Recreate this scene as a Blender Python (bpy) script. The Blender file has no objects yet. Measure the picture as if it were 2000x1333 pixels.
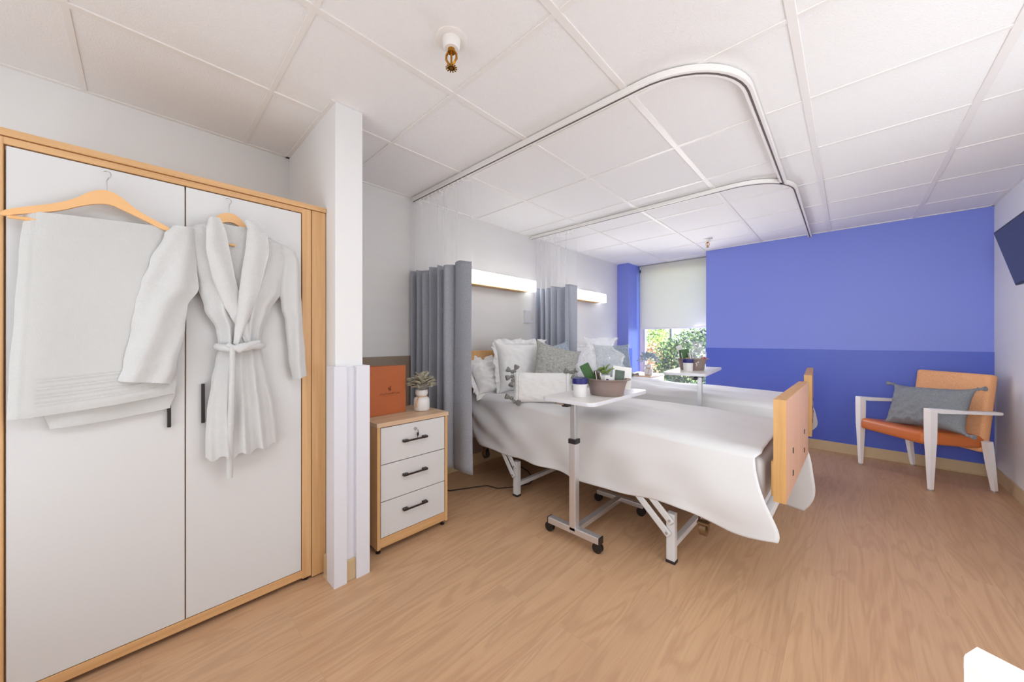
import bpy, bmesh, math, random
from mathutils import Vector, Matrix, noise
random.seed(11)
D = bpy.data
S = bpy.context.scene
COL = S.collection
PI = math.pi
V = Vector
R = math.radians

# ------------------------------------------------------------------ camera, world, lights, exposure
HC = 1.21                       # eye height
CEIL = 2.395
cam = D.cameras.new('camera'); cam.sensor_width = 36; cam.lens = 690/2000*36
cam.shift_y = -2.5/2000; cam.clip_start = 0.02; cam.clip_end = 200
co = D.objects.new('camera', cam); COL.objects.link(co)
co.location = (0, 0, HC)
co.rotation_euler = (R(90), 0, math.atan2(657, 690))
S.camera = co

w = D.worlds.new('sky'); S.world = w; w.use_nodes = True
nt = w.node_tree; bg = nt.nodes['Background']
sk = nt.nodes.new('ShaderNodeTexSky'); sk.sky_type = 'NISHITA'; sk.sun_disc = False
sk.sun_elevation = R(48); sk.sun_rotation = R(120)
nt.links.new(sk.outputs[0], bg.inputs[0]); bg.inputs[1].default_value = 1.5

sun = D.lights.new('sun', 'SUN'); sun.energy = 15; sun.angle = R(1.0); sun.color = (1, .95, .86)
so = D.objects.new('sun', sun); COL.objects.link(so)
so.rotation_euler = (R(42), 0, R(62))

def area(name, loc, target, sx, sy, power, col=(1, 1, 1), spread=180):
    l = D.lights.new(name, 'AREA'); l.shape = 'RECTANGLE'; l.size = sx; l.size_y = sy
    l.energy = power; l.color = col; l.spread = R(spread)
    o = D.objects.new(name, l); COL.objects.link(o); o.location = loc
    o.rotation_euler = (V(target)-V(loc)).to_track_quat('-Z', 'Y').to_euler()
    return o
LC = (.87, .95, 1)
area('ceiling_fill_rear', (-.6, -.9, 2.37), (-.6, -.9, 0), .6, 1.2, 8, LC)  # added ceiling fill behind the camera, no fixture there
area('ceiling_fill_mid', (-.3, .45, 2.38), (-.3, .45, 0), .6, .9, 9, LC)  # added fill above the frame for bed tops and floor, no fixture
area('bounce_fill', (.1, -.9, .5), (.5, 1.9, 2.39), 1.4, .9, 9.5, LC)  # added low fill bounced off the ceiling, not a room lamp
area('bounce_fill_left', (-1.1, -1.1, .5), (-1.15, -.4, 2.39), 1.0, .8, 11, (.80, .92, 1))  # second added bounce, brightens the ceiling at left
area('corner_fill', (-1.5, -1.6, 1.5), (.7, 4.9, 1.6), 1.0, 1.6, 9, LC)  # added fill from behind left for the far right of the room
area('far_corner_fill', (-.1, -1.6, 1.6), (.75, 4.9, 1.3), .8, 1.2, 9, LC, 52)  # added narrow beam for the chair corner and right wall
area('right_side_fill', (.90, 2.2, 1.3), (-2.6, 2.35, 1.3), 2.8, 1.4, 33, LC)  # added fill along the unseen right wall, no opening there
area('window_daylight', (-1.9, 5.30, 1.0), (.8, 2.0, 1.1), .9, .8, 33, (1, .985, .965), 150)
S.view_settings.view_transform = 'Standard'; S.view_settings.look = 'None'
S.view_settings.gamma = 1; S.view_settings.exposure = -0.2
S.view_settings.use_curve_mapping = False
S.cycles.max_bounces = 10; S.cycles.diffuse_bounces = 5; S.cycles.transparent_max_bounces = 16

# ------------------------------------------------------------------ materials
def lin(c):
    return tuple(((v/255)/12.92 if v/255 <= .04045 else (((v/255)+.055)/1.055)**2.4) for v in c)
def newmat(name):
    m = D.materials.new(name); m.use_nodes = True
    return m, m.node_tree, m.node_tree.nodes['Principled BSDF']
def N(nt, t, **kw):
    n = nt.nodes.new(t)
    for k, v in kw.items():
        if k.startswith('i_'): n.inputs[k[2:]].default_value = v
        else: setattr(n, k, v)
    return n
def mat(name, c, rough=.5, metal=0, var=0.0, vscale=6, bump=0.0, bscale=200, spec=.5, stretch=(1, 1, 1), sheen=0, coat=0):
    """plain procedural: colour with a noise variation and a noise bump"""
    m, nt, b = newmat(name); c = lin(c)
    b.inputs['Roughness'].default_value = rough; b.inputs['Metallic'].default_value = metal
    b.inputs['Specular IOR Level'].default_value = spec
    if sheen: b.inputs['Sheen Weight'].default_value = sheen
    if coat: b.inputs['Coat Weight'].default_value = coat; b.inputs['Coat Roughness'].default_value = .15
    tc = N(nt, 'ShaderNodeTexCoord'); mp = N(nt, 'ShaderNodeMapping'); mp.inputs['Scale'].default_value = stretch
    nt.links.new(tc.outputs['Object'], mp.inputs[0])
    nz = N(nt, 'ShaderNodeTexNoise'); nz.inputs['Scale'].default_value = vscale; nz.inputs['Detail'].default_value = 4
    nt.links.new(mp.outputs[0], nz.inputs[0])
    mx = N(nt, 'ShaderNodeMix', data_type='RGBA')
    v = max(var, .004)
    mx.inputs[6].default_value = tuple(x*(1-v) for x in c)+(1,); mx.inputs[7].default_value = tuple(min(1, x*(1+v)) for x in c)+(1,)
    nt.links.new(nz.outputs[0], mx.inputs[0]); nt.links.new(mx.outputs[2], b.inputs['Base Color'])
    if bump:
        n2 = N(nt, 'ShaderNodeTexNoise'); n2.inputs['Scale'].default_value = bscale; n2.inputs['Detail'].default_value = 3
        nt.links.new(mp.outputs[0], n2.inputs[0])
        bp = N(nt, 'ShaderNodeBump'); bp.inputs['Strength'].default_value = bump; bp.inputs['Distance'].default_value = .01
        nt.links.new(n2.outputs[0], bp.inputs['Height']); nt.links.new(bp.outputs[0], b.inputs['Normal'])
    return m
def wood(name, c1, c2, axis='z', rough=.45, scale=1.0):
    """veneer: stretched noise streaks along one axis"""
    m, nt, b = newmat(name)
    tc = N(nt, 'ShaderNodeTexCoord'); mp = N(nt, 'ShaderNodeMapping')
    s = {'x': (.7, 22, 22), 'y': (22, .7, 22), 'z': (22, 22, .7)}[axis]
    mp.inputs['Scale'].default_value = tuple(v*scale for v in s)
    nt.links.new(tc.outputs['Object'], mp.inputs[0])
    n1 = N(nt, 'ShaderNodeTexNoise'); n1.inputs['Scale'].default_value = 1.6; n1.inputs['Detail'].default_value = 6; n1.inputs['Distortion'].default_value = .6
    n2 = N(nt, 'ShaderNodeTexNoise'); n2.inputs['Scale'].default_value = 9; n2.inputs['Detail'].default_value = 2
    for n in (n1, n2): nt.links.new(mp.outputs[0], n.inputs[0])
    ad = N(nt, 'ShaderNodeMath', operation='MULTIPLY_ADD'); ad.inputs[1].default_value = .35
    nt.links.new(n2.outputs[0], ad.inputs[0]); nt.links.new(n1.outputs[0], ad.inputs[2])
    cr = N(nt, 'ShaderNodeValToRGB'); cr.color_ramp.elements[0].position = .42; cr.color_ramp.elements[1].position = .9
    cr.color_ramp.elements[0].color = lin(c2)+(1,); cr.color_ramp.elements[1].color = lin(c1)+(1,)
    nt.links.new(ad.outputs[0], cr.inputs[0]); nt.links.new(cr.outputs[0], b.inputs['Base Color'])
    b.inputs['Roughness'].default_value = rough
    return m
def floor_mat():
    m, nt, b = newmat('vinyl_plank')
    tc = N(nt, 'ShaderNodeTexCoord'); mp = N(nt, 'ShaderNodeMapping'); mp.inputs['Rotation'].default_value = (0, 0, R(90))
    nt.links.new(tc.outputs['Object'], mp.inputs[0])
    br = N(nt, 'ShaderNodeTexBrick'); br.offset = .37; br.inputs['Scale'].default_value = 1
    br.inputs['Brick Width'].default_value = 1.22; br.inputs['Row Height'].default_value = .178
    br.inputs['Mortar Size'].default_value = .0012; br.inputs['Mortar Smooth'].default_value = .3
    br.inputs['Color1'].default_value = (0, 0, 0, 1); br.inputs['Color2'].default_value = (1, 1, 1, 1); br.inputs['Mortar'].default_value = (.5, .5, .5, 1)
    nt.links.new(mp.outputs[0], br.inputs[0])
    # per plank offset of the grain
    sep = N(nt, 'ShaderNodeSeparateXYZ'); nt.links.new(tc.outputs['Object'], sep.inputs[0])
    mul = N(nt, 'ShaderNodeMath', operation='MULTIPLY'); mul.inputs[1].default_value = 13.7
    nt.links.new(br.outputs[0], mul.inputs[0])
    cmb = N(nt, 'ShaderNodeCombineXYZ')
    sx = N(nt, 'ShaderNodeMath', operation='MULTIPLY'); sx.inputs[1].default_value = 9.0; nt.links.new(sep.outputs[0], sx.inputs[0])
    sy = N(nt, 'ShaderNodeMath', operation='MULTIPLY'); sy.inputs[1].default_value = .95; nt.links.new(sep.outputs[1], sy.inputs[0])
    nt.links.new(sx.outputs[0], cmb.inputs[0]); nt.links.new(sy.outputs[0], cmb.inputs[1]); nt.links.new(mul.outputs[0], cmb.inputs[2])
    n1 = N(nt, 'ShaderNodeTexNoise'); n1.inputs['Scale'].default_value = 1.0; n1.inputs['Detail'].default_value = 2; n1.inputs['Distortion'].default_value = 1.1
    nt.links.new(cmb.outputs[0], n1.inputs[0])
    # cathedral rings out of the smooth noise
    k = N(nt, 'ShaderNodeMath', operation='MULTIPLY'); k.inputs[1].default_value = 34; nt.links.new(n1.outputs[0], k.inputs[0])
    sn = N(nt, 'ShaderNodeMath', operation='SINE'); nt.links.new(k.outputs[0], sn.inputs[0])
    mr = N(nt, 'ShaderNodeMapRange'); mr.inputs[1].default_value = -1; mr.inputs[2].default_value = 1; nt.links.new(sn.outputs[0], mr.inputs[0])
    pw = N(nt, 'ShaderNodeMath', operation='POWER'); pw.inputs[1].default_value = 2.2; nt.links.new(mr.outputs[0], pw.inputs[0])
    # fine fibres
    mp2 = N(nt, 'ShaderNodeMapping'); mp2.inputs['Scale'].default_value = (75, 2.0, 1); nt.links.new(tc.outputs['Object'], mp2.inputs[0])
    n2 = N(nt, 'ShaderNodeTexNoise'); n2.inputs['Scale'].default_value = 1.5; n2.inputs['Detail'].default_value = 5; nt.links.new(mp2.outputs[0], n2.inputs[0])
    n3 = N(nt, 'ShaderNodeTexNoise'); n3.inputs['Scale'].default_value = .45; n3.inputs['Detail'].default_value = 2; nt.links.new(cmb.outputs[0], n3.inputs[0])
    def mixc(fac, a, bcol, f=None):
        mx = N(nt, 'ShaderNodeMix', data_type='RGBA')
        if hasattr(a, 'links'): nt.links.new(a, mx.inputs[6])
        else: mx.inputs[6].default_value = a+(1,)
        if hasattr(bcol, 'links'): nt.links.new(bcol, mx.inputs[7])
        else: mx.inputs[7].default_value = bcol+(1,)
        if f is None: nt.links.new(fac, mx.inputs[0])
        else:
            mm = N(nt, 'ShaderNodeMath', operation='MULTIPLY'); mm.inputs[1].default_value = f
            nt.links.new(fac, mm.inputs[0]); nt.links.new(mm.outputs[0], mx.inputs[0])
        return mx.outputs[2]
    c = mixc(n3.outputs[0], lin((222, 182, 142)), lin((204, 162, 124)))
    c = mixc(br.outputs[0], c, lin((196, 160, 130)), .30)
    c = mixc(pw.outputs[0], c, lin((154, 112, 82)), .24)
    c = mixc(n2.outputs[0], c, lin((164, 122, 92)), .5)
    c = mixc(br.outputs[1], c, lin((140, 104, 76)), .16)
    nt.links.new(c, b.inputs['Base Color'])
    b.inputs['Roughness'].default_value = .42; b.inputs['Specular IOR Level'].default_value = .35
    return m
def weave(name, c1, c2, scale=260, rough=.9, str_=(1, 1, 1)):
    m, nt, b = newmat(name)
    tc = N(nt, 'ShaderNodeTexCoord'); mp = N(nt, 'ShaderNodeMapping'); mp.inputs['Scale'].default_value = str_
    nt.links.new(tc.outputs['Object'], mp.inputs[0])
    n1 = N(nt, 'ShaderNodeTexNoise'); n1.inputs['Scale'].default_value = scale; n1.inputs['Detail'].default_value = 3
    nt.links.new(mp.outputs[0], n1.inputs[0])
    cr = N(nt, 'ShaderNodeValToRGB'); cr.color_ramp.elements[0].position = .35; cr.color_ramp.elements[1].position = .68
    cr.color_ramp.elements[0].color = lin(c1)+(1,); cr.color_ramp.elements[1].color = lin(c2)+(1,)
    nt.links.new(n1.outputs[0], cr.inputs[0]); nt.links.new(cr.outputs[0], b.inputs['Base Color'])
    bp = N(nt, 'ShaderNodeBump'); bp.inputs['Strength'].default_value = .25; bp.inputs['Distance'].default_value = .004
    nt.links.new(n1.outputs[0], bp.inputs['Height']); nt.links.new(bp.outputs[0], b.inputs['Normal'])
    b.inputs['Roughness'].default_value = rough; b.inputs['Specular IOR Level'].default_value = .2
    return m
def emit(name, c, s):
    m, nt, b = newmat(name); b.inputs['Emission Color'].default_value = tuple(c)+(1,); b.inputs['Emission Strength'].default_value = s
    b.inputs['Base Color'].default_value = (.8, .8, .8, 1)
    return m
def see_through(name, c, keep, rough=.3, translucent=True):
    """sheer: keep = share of light that passes straight through"""
    m, nt, b = newmat(name); out = nt.nodes['Material Output']
    tr = N(nt, 'ShaderNodeBsdfTransparent'); mx = N(nt, 'ShaderNodeMixShader'); mx.inputs[0].default_value = keep
    b.inputs['Base Color'].default_value = lin(c)+(1,); b.inputs['Roughness'].default_value = rough
    src = b.outputs[0]
    if translucent:
        tl = N(nt, 'ShaderNodeBsdfTranslucent'); tl.inputs[0].default_value = lin(c)+(1,)
        m2 = N(nt, 'ShaderNodeMixShader'); m2.inputs[0].default_value = .5
        nt.links.new(b.outputs[0], m2.inputs[1]); nt.links.new(tl.outputs[0], m2.inputs[2]); src = m2.outputs[0]
    nt.links.new(src, mx.inputs[1]); nt.links.new(tr.outputs[0], mx.inputs[2]); nt.links.new(mx.outputs[0], out.inputs[0])
    return m
def blind_mat():
    m, nt, b = newmat('blind_fabric'); out = nt.nodes['Material Output']
    b.inputs['Base Color'].default_value = lin((232, 231, 230))+(1,); b.inputs['Roughness'].default_value = .9
    tl = N(nt, 'ShaderNodeBsdfTranslucent'); tl.inputs[0].default_value = lin((246, 236, 220))+(1,)
    mx = N(nt, 'ShaderNodeMixShader'); mx.inputs[0].default_value = .42
    nt.links.new(b.outputs[0], mx.inputs[1]); nt.links.new(tl.outputs[0], mx.inputs[2]); nt.links.new(mx.outputs[0], out.inputs[0])
    return m
def leafmat(name, a, b_, c3=None):
    m, nt, b = newmat(name)
    tc = N(nt, 'ShaderNodeTexCoord'); n1 = N(nt, 'ShaderNodeTexNoise'); n1.inputs['Scale'].default_value = 9; n1.inputs['Detail'].default_value = 3
    nt.links.new(tc.outputs['Object'], n1.inputs[0])
    cr = N(nt, 'ShaderNodeValToRGB'); cr.color_ramp.elements[0].position = .38; cr.color_ramp.elements[1].position = .62
    cr.color_ramp.elements[0].color = lin(a)+(1,); cr.color_ramp.elements[1].color = lin(b_)+(1,)
    if c3: e = cr.color_ramp.elements.new(.5); e.color = lin(c3)+(1,)
    nt.links.new(n1.outputs[0], cr.inputs[0]); nt.links.new(cr.outputs[0], b.inputs['Base Color'])
    b.inputs['Roughness'].default_value = .55
    return m

M = dict(
 floor=floor_mat(),
 white_wall=mat('white_paint', (236, 235, 235), .6, var=.012, vscale=2, bump=.03, bscale=90),
 head_wall=mat('wall_covering', (226, 224, 222), .6, var=.035, vscale=2.2, stretch=(1, 1, 7), bump=.05, bscale=60),
 brown_wall=mat('taupe_paint', (150, 132, 116), .55, var=.03, vscale=3),
 blue_up=mat('periwinkle_paint', (126, 139, 222), .5, var=.012, vscale=2),
 blue_low=mat('royal_blue_paint', (78, 97, 196), .45, var=.012, vscale=2),
 tile=mat('ceiling_tile', (243, 241, 241), .9, var=.02, vscale=60, bump=.25, bscale=160),
 grid=mat('grid_white', (240, 236, 233), .45),
 base_tan=mat('tan_vinyl_base', (204, 178, 140), .5, var=.02),
 guard=mat('guard_plastic', (226, 226, 234), .4),
 oak=wood('oak_veneer', (226, 182, 130), (204, 154, 102), 'z'),
 oak_h=wood('oak_veneer_horizontal', (226, 182, 130), (204, 154, 102), 'y'),
 oak_top=wood('pale_oak_top', (222, 192, 160), (200, 164, 130), 'y'),
 door=mat('white_laminate', (217, 216, 216), .32, var=.006),
 black=mat('black_metal', (34, 30, 30), .35),
 dark_bronze=mat('dark_bronze', (62, 52, 48), .35, .6),
 chrome=mat('chrome', (226, 226, 230), .3, .75, var=.05, vscale=10),
 steel=mat('satin_steel', (200, 200, 202), .32, .8),
 hanger=mat('beech_hanger', (238, 186, 128), .4, var=.05, vscale=8, stretch=(1, 1, 6)),
 terry=mat('white_terry', (220, 219, 218), .95, var=.02, vscale=40, bump=.5, bscale=420, spec=.1, sheen=.3),
 towel=mat('white_towel', (210, 209, 207), .95, var=.02, vscale=30, bump=.35, bscale=500, spec=.1, sheen=.2),
 sheet=mat('white_sheet', (223, 221, 221), .85, var=.008, vscale=4, bump=.03, bscale=300, spec=.15),
 pillow=mat('white_pillow_cotton', (238, 237, 236), .85, var=.008, vscale=6, bump=.1, bscale=28, spec=.15),
 slate=weave('slate_fabric', (156, 159, 168), (174, 177, 186), 160, .85),
 slate_light=weave('pale_slate_fabric', (170, 174, 186), (190, 194, 206), 160, .85),
 tassel=weave('grey_yarn', (120, 120, 116), (158, 157, 152), 420),
 stitch=mat('grey_stitch', (118, 118, 116), .8),
 cush=weave('grey_blue_linen', (138, 152, 164), (188, 200, 210), 55, .9, (1, 1, 3)),  # on the nearer bed the blue is light cast put into grey
 cush_b=weave('olive_cast_grey_linen', (150, 150, 144), (192, 192, 186), 55, .9, (1, 1, 3)),  # grey linen with the olive cast of the light put into its colour
 knit=weave('charcoal_knit', (128, 131, 135), (152, 155, 159), 190),
 vinyl=mat('orange_vinyl', (206, 112, 56), .38, var=.02, vscale=5),
 orange=weave('orange_tweed', (234, 164, 114), (248, 192, 144), 130, .9, (1, 1, 2)),
 chair_white=mat('ivory_metal', (246, 241, 240), .4),
 foot=wood('maple_footboard', (214, 168, 144), (196, 148, 122), 'z', .4),
 foot_edge=wood('maple_edge', (210, 162, 100), (190, 140, 80), 'z', .5),
 headb=wood('maple_headboard', (224, 178, 122), (206, 156, 100), 'z', .4),
 bed_white=mat('bed_enamel', (222, 221, 222), .35),
 caster_brown=mat('bronze_caster', (116, 88, 58), .4, .3),
 rubber=mat('dark_rubber', (48, 40, 38), .6),
 top_white=mat('white_melamine', (230, 226, 223), .35),
 navy=mat('navy_plastic', (38, 40, 110), .4),
 cup=mat('white_plastic', (224, 222, 220), .4),
 basin=mat('taupe_plastic', (142, 124, 118), .4),
 leather=mat('tan_leatherette', (182, 96, 46), .55, var=.06, vscale=6, bump=.2, bscale=300),
 emboss=mat('dark_print', (116, 48, 22), .6),
 ceramic=mat('white_ceramic', (226, 222, 220), .35),
 twine=mat('jute_twine', (206, 160, 96), .9),
 leaf=mat('sage_leaf', (178, 172, 152), .8, var=.18, vscale=18),
 leaf2=mat('blue_sage_leaf', (160, 174, 184), .8, var=.12, vscale=18),
 leaf_green=mat('pale_green_leaf', (130, 154, 78), .6, var=.2, vscale=30),
 green=mat('green_cover', (52, 92, 40), .45, var=.03),
 paper=mat('white_paper', (226, 225, 222), .6),
 brown_card=mat('brown_card', (84, 66, 56), .6),
 picture=mat('printed_picture', (88, 100, 88), .6, var=.5, vscale=70),
 wrap=see_through('clear_wrap', (240, 241, 244), .78, .15, False),
 sheer=see_through('sheer_mesh', (238, 237, 236), .87),
 glow=emit('lamp_diffuser', (1, .99, .97), 6),
 tv=mat('tv_black', (40, 42, 46), .25),
 tv_edge=mat('tv_edge', (30, 28, 30), .4),
 brass=mat('brass', (186, 132, 52), .25, 1, var=.05),
 red=mat('red_plastic', (176, 38, 60), .4),
 blind=blind_mat(), glass=see_through('window_glass', (250, 250, 250), .94, .02, False),
 cord=mat('dark_cord', (52, 34, 30), .6),
 slot=mat('slot_shadow_grey', (96, 84, 84), .7),
 grass=mat('lawn', (132, 158, 84), .95, var=.35, vscale=16, bump=.6, bscale=60),
 paving=mat('pale_paving', (214, 204, 196), .9, var=.08, vscale=7),
 stucco=mat('grey_stucco', (204, 200, 200), .9, var=.14, vscale=26),
 roof=mat('brown_fascia', (84, 66, 62), .8),
 iron=mat('black_iron', (36, 38, 48), .5),
 hedge=leafmat('hedge_leaves', (44, 66, 34), (120, 142, 62), (76, 100, 44)),
 photinia=leafmat('red_tipped_leaves', (176, 104, 84), (120, 142, 84), (198, 150, 116)),
 shrub=leafmat('bright_leaves', (112, 146, 60), (176, 192, 96)),
 twig=mat('twig_bark', (96, 76, 64), .9),
)

# ------------------------------------------------------------------ mesh helpers
class MB:
    def __init__(s): s.b = bmesh.new()
    def box(s, x0, x1, y0, y1, z0, z1, bev=0.0, seg=2, mtx=None, mi=0):
        r = bmesh.ops.create_cube(s.b, size=1)
        vs = r['verts']
        for v in vs:
            v.co = V((x0+(x1-x0)*(v.co.x+.5), y0+(y1-y0)*(v.co.y+.5), z0+(z1-z0)*(v.co.z+.5)))
        fs = set(f for v in vs for f in v.link_faces)
        for f in fs: f.material_index = mi
        if bev > 0:
            es = list(set(e for v in vs for e in v.link_edges))
            rr = bmesh.ops.bevel(s.b, geom=es, offset=bev, segments=seg, profile=.6, affect='EDGES')
            vs = list(set(v for f in rr['faces'] for v in f.verts) | set(v for v in vs if v.is_valid))
            for v in list(vs):
                for f in v.link_faces: f.material_index = mi
        if mtx is not None:
            for v in set(vs): v.co = mtx @ v.co
        return s
    def cyl(s, p0, p1, r0, r1=None, n=20, cap=True):
        p0, p1 = V(p0), V(p1); r1 = r0 if r1 is None else r1
        d = p1-p0; q = d.to_track_quat('Z', 'Y')
        A = []; B = []
        for i in range(n):
            a = 2*PI*i/n; o = V((math.cos(a), math.sin(a), 0))
            A.append(s.b.verts.new(p0+q @ (o*r0))); B.append(s.b.verts.new(p1+q @ (o*r1)))
        for i in range(n):
            s.b.faces.new((A[i], A[(i+1) % n], B[(i+1) % n], B[i]))
        if cap:
            s.b.faces.new(A[::-1]); s.b.faces.new(B)
        return s
    def tube(s, pts, r, n=10, closed=False):
        pts = [V(p) for p in pts]; rs = r if isinstance(r, (list, tuple)) else [r]*len(pts)
        rings = []; prev = None
        for i, p in enumerate(pts):
            a = pts[i-1] if (i > 0 or closed) else p; c = pts[(i+1) % len(pts)] if (i < len(pts)-1 or closed) else p
            t = (c-a).normalized()
            if prev is None: u = t.orthogonal().normalized()
            else: u = (prev - t*prev.dot(t)).normalized()
            prev = u; w_ = t.cross(u)
            rings.append([s.b.verts.new(p+(u*math.cos(2*PI*k/n)+w_*math.sin(2*PI*k/n))*rs[i]) for k in range(n)])
        m = len(rings)
        for i in range(m if closed else m-1):
            A = rings[i]; B = rings[(i+1) % m]
            for k in range(n): s.b.faces.new((A[k], A[(k+1) % n], B[(k+1) % n], B[k]))
        if not closed:
            s.b.faces.new(rings[0][::-1]); s.b.faces.new(rings[-1])
        return s
    def lathe(s, prof, c=(0, 0, 0), n=32, sx=1, sy=1):
        rings = []
        for r, z in prof:
            rings.append([s.b.verts.new((c[0]+sx*r*math.cos(2*PI*k/n), c[1]+sy*r*math.sin(2*PI*k/n), c[2]+z)) for k in range(n)])
        for A, B in zip(rings, rings[1:]):
            for k in range(n): s.b.faces.new((A[k], A[(k+1) % n], B[(k+1) % n], B[k]))
        if prof[0][0] > 1e-4: s.b.faces.new(rings[0][::-1])
        if prof[-1][0] > 1e-4: s.b.faces.new(rings[-1])
        return s
    def prism(s, pts, axis, a0, a1):
        """outline pts (2D) extruded along axis: 'x' pts=(y,z), 'y' pts=(x,z), 'z' pts=(x,y)"""
        f = {'x': lambda p, a: (a, p[0], p[1]), 'y': lambda p, a: (p[0], a, p[1]), 'z': lambda p, a: (p[0], p[1], a)}[axis]
        A = [s.b.verts.new(f(p, a0)) for p in pts]; B = [s.b.verts.new(f(p, a1)) for p in pts]
        n = len(pts)
        for i in range(n): s.b.faces.new((A[i], A[(i+1) % n], B[(i+1) % n], B[i]))
        s.b.faces.new(A[::-1]); s.b.faces.new(B)
        return s
    def grid(s, fn, nu, nv, closed_u=False):
        g = [[s.b.verts.new(fn(i/nu, j/nv)) for j in range(nv+1)] for i in range(nu if closed_u else nu+1)]
        for i in range(nu):
            for j in range(nv):
                A = g[i]; B = g[(i+1) % len(g)]
                s.b.faces.new((A[j], B[j], B[j+1], A[j+1]))
        return s
    def quad(s, *p):
        s.b.faces.new([s.b.verts.new(q) for q in p]); return s
    def build(s, name, m, parent=None, loc=None, smooth=None, solid=0, sub=0, rot=None, fix=True):
        if fix: bmesh.ops.recalc_face_normals(s.b, faces=s.b.faces)
        me = D.meshes.new(name); s.b.to_mesh(me); s.b.free()
        ms = m if isinstance(m, (list, tuple)) else [m]
        for q in ms: me.materials.append(M[q])
        o = D.objects.new(name, me); COL.objects.link(o)
        if parent: o.parent = parent
        if loc is not None: o.location = loc
        if rot is not None: o.rotation_euler = rot
        if smooth is not None:
            for p in me.polygons: p.use_smooth = True
            if smooth > 0: me.set_sharp_from_angle(angle=R(smooth))
        if solid:
            md = o.modifiers.new('thick', 'SOLIDIFY'); md.thickness = solid; md.offset = 0
        if sub:
            md = o.modifiers.new('sub', 'SUBSURF'); md.levels = sub; md.render_levels = sub
        return o
def tag(o, label, cat, group=None, kind=None):
    o['label'] = label; o['category'] = cat
    if group: o['group'] = group
    if kind: o['kind'] = kind
    return o
def thing(name, label, cat, loc=(0, 0, 0), rz=0, group=None):
    o = D.objects.new(name, None); o.empty_display_size = .05; COL.objects.link(o)
    o.location = loc; o.rotation_euler = (0, 0, rz)
    return tag(o, label, cat, group)
def struct(mb, name, m, parent=None, **k):
    o = mb.build(name, m, parent, **k)
    if parent is None: o['kind'] = 'structure'
    return o
def dup(o, parent=None):
    c = o.copy(); COL.objects.link(c)
    if parent: c.parent = parent
    for ch in [x for x in D.objects if x.parent == o]: dup(ch, c)
    return c
def nz(x, y, z=0.0): return noise.noise(V((x, y, z)))
def lerp(a, b, t): return a+(b-a)*t
def interp(xs, ys, x):
    if x <= xs[0]: return ys[0]
    for i in range(len(xs)-1):
        if x <= xs[i+1]:
            t = (x-xs[i])/(xs[i+1]-xs[i]); t = t*t*(3-2*t)
            return lerp(ys[i], ys[i+1], t)
    return ys[-1]

# ------------------------------------------------------------------ room shell
XL, XR, YB, YF = -2.64, .93, 5.18, -1.8          # left wall, right wall, blue wall, wall behind
YW = 5.60                                        # window plane in the recess
XC, XW2 = -2.455, -1.37                          # column inner side, blue wall end
struct(MB().box(XL-.2, XR+.2, YF-.2, YW+.2, -.12, 0), 'floor', 'floor')
c = struct(MB().box(XL-.2, XR+.2, YF-.2, YW+.2, CEIL, CEIL+.1), 'ceiling', 'tile')
g = MB()
gx = [-.765+.615*k for k in range(-2, 3)]; gy = [1.04+.613*k for k in range(-4, 8)]
for x in gx: g.box(x-.0155, x+.0155, YF, YW, CEIL-.005, CEIL+.002, .0015, 1)
for y in gy:
    if y < YW-.1: g.box(XL, XR, y-.010, y+.010, CEIL-.004, CEIL+.002)
# wall angle round the edge of the ceiling
g.box(XL, XL+.02, YF, YW, CEIL-.006, CEIL+.001).box(XR-.02, XR, YF, YB, CEIL-.006, CEIL+.001).box(XW2, XR, YB-.02, YB, CEIL-.006, CEIL+.001)
g.box(XL, -1.84, .645, .665, CEIL-.006, CEIL+.001)
g.build('ceiling_grid', 'grid', c)

wl = struct(MB().box(XL-.15, XL, YF-.2, .80, 0, CEIL+.05), 'wall_left', 'white_wall')
wh = struct(MB().box(XL-.15, XL, .80, YW+.1, 0, CEIL+.05), 'wall_headboard', 'head_wall')
MB().box(XL, XL+.008, .80, YB, 0, 1.078, .001, 1).build('wainscot_panel', 'brown_wall', wh)
wp = struct(MB().box(XL, -1.84, .665, .80, 0, CEIL, .003, 1), 'wall_partition', 'white_wall')
gd = MB()
gd.prism([(-1.802, .645), (-1.802, .705), (-1.828, .705), (-1.84, .700), (-1.84, .665), (-1.90, .665), (-1.90, .645)], 'z', 0, 1.078)
gd.prism([(-1.802, .752), (-1.802, .820), (-1.90, .820), (-1.90, .80), (-1.84, .80), (-1.84, .757), (-1.828, .752)], 'z', 0, 1.078)
gd.build('corner_guard', 'guard', wp)
gm = MB().box(-1.845, -1.822, .705, .752, .0, 1.07).build('guard_infill', 'guard', wp)
struct(MB().box(XR, XR+.15, YF-.2, YB+.2, 0, CEIL+.05), 'wall_right', 'white_wall')
struct(MB().box(XL-.2, XR+.2, YF-.15, YF, 0, CEIL+.05), 'wall_front', 'white_wall')
wb = struct(MB().box(XW2, XR+.15, YB, YW+.12, 0, CEIL+.05), 'wall_back', 'blue_up')
MB().box(XW2-.004, XR, YB-.010, YB, 0, 1.102, .001, 1).build('wainscot_panel', 'blue_low', wb)
wc = struct(MB().box(XL, XC, YB, YW+.12, 0, CEIL), 'wall_column', 'blue_up')
MB().box(XL, XC+.006, YB-.008, YB+.12, 0, 1.078, .001, 1).build('wainscot_panel', 'blue_low', wc)
ww = MB()
ww.box(XC, XW2, YW, YW+.12, 0, .50).box(XC, XW2, YW, YW+.12, 2.33, CEIL+.05)
struct(ww, 'wall_window', 'white_wall')
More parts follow.
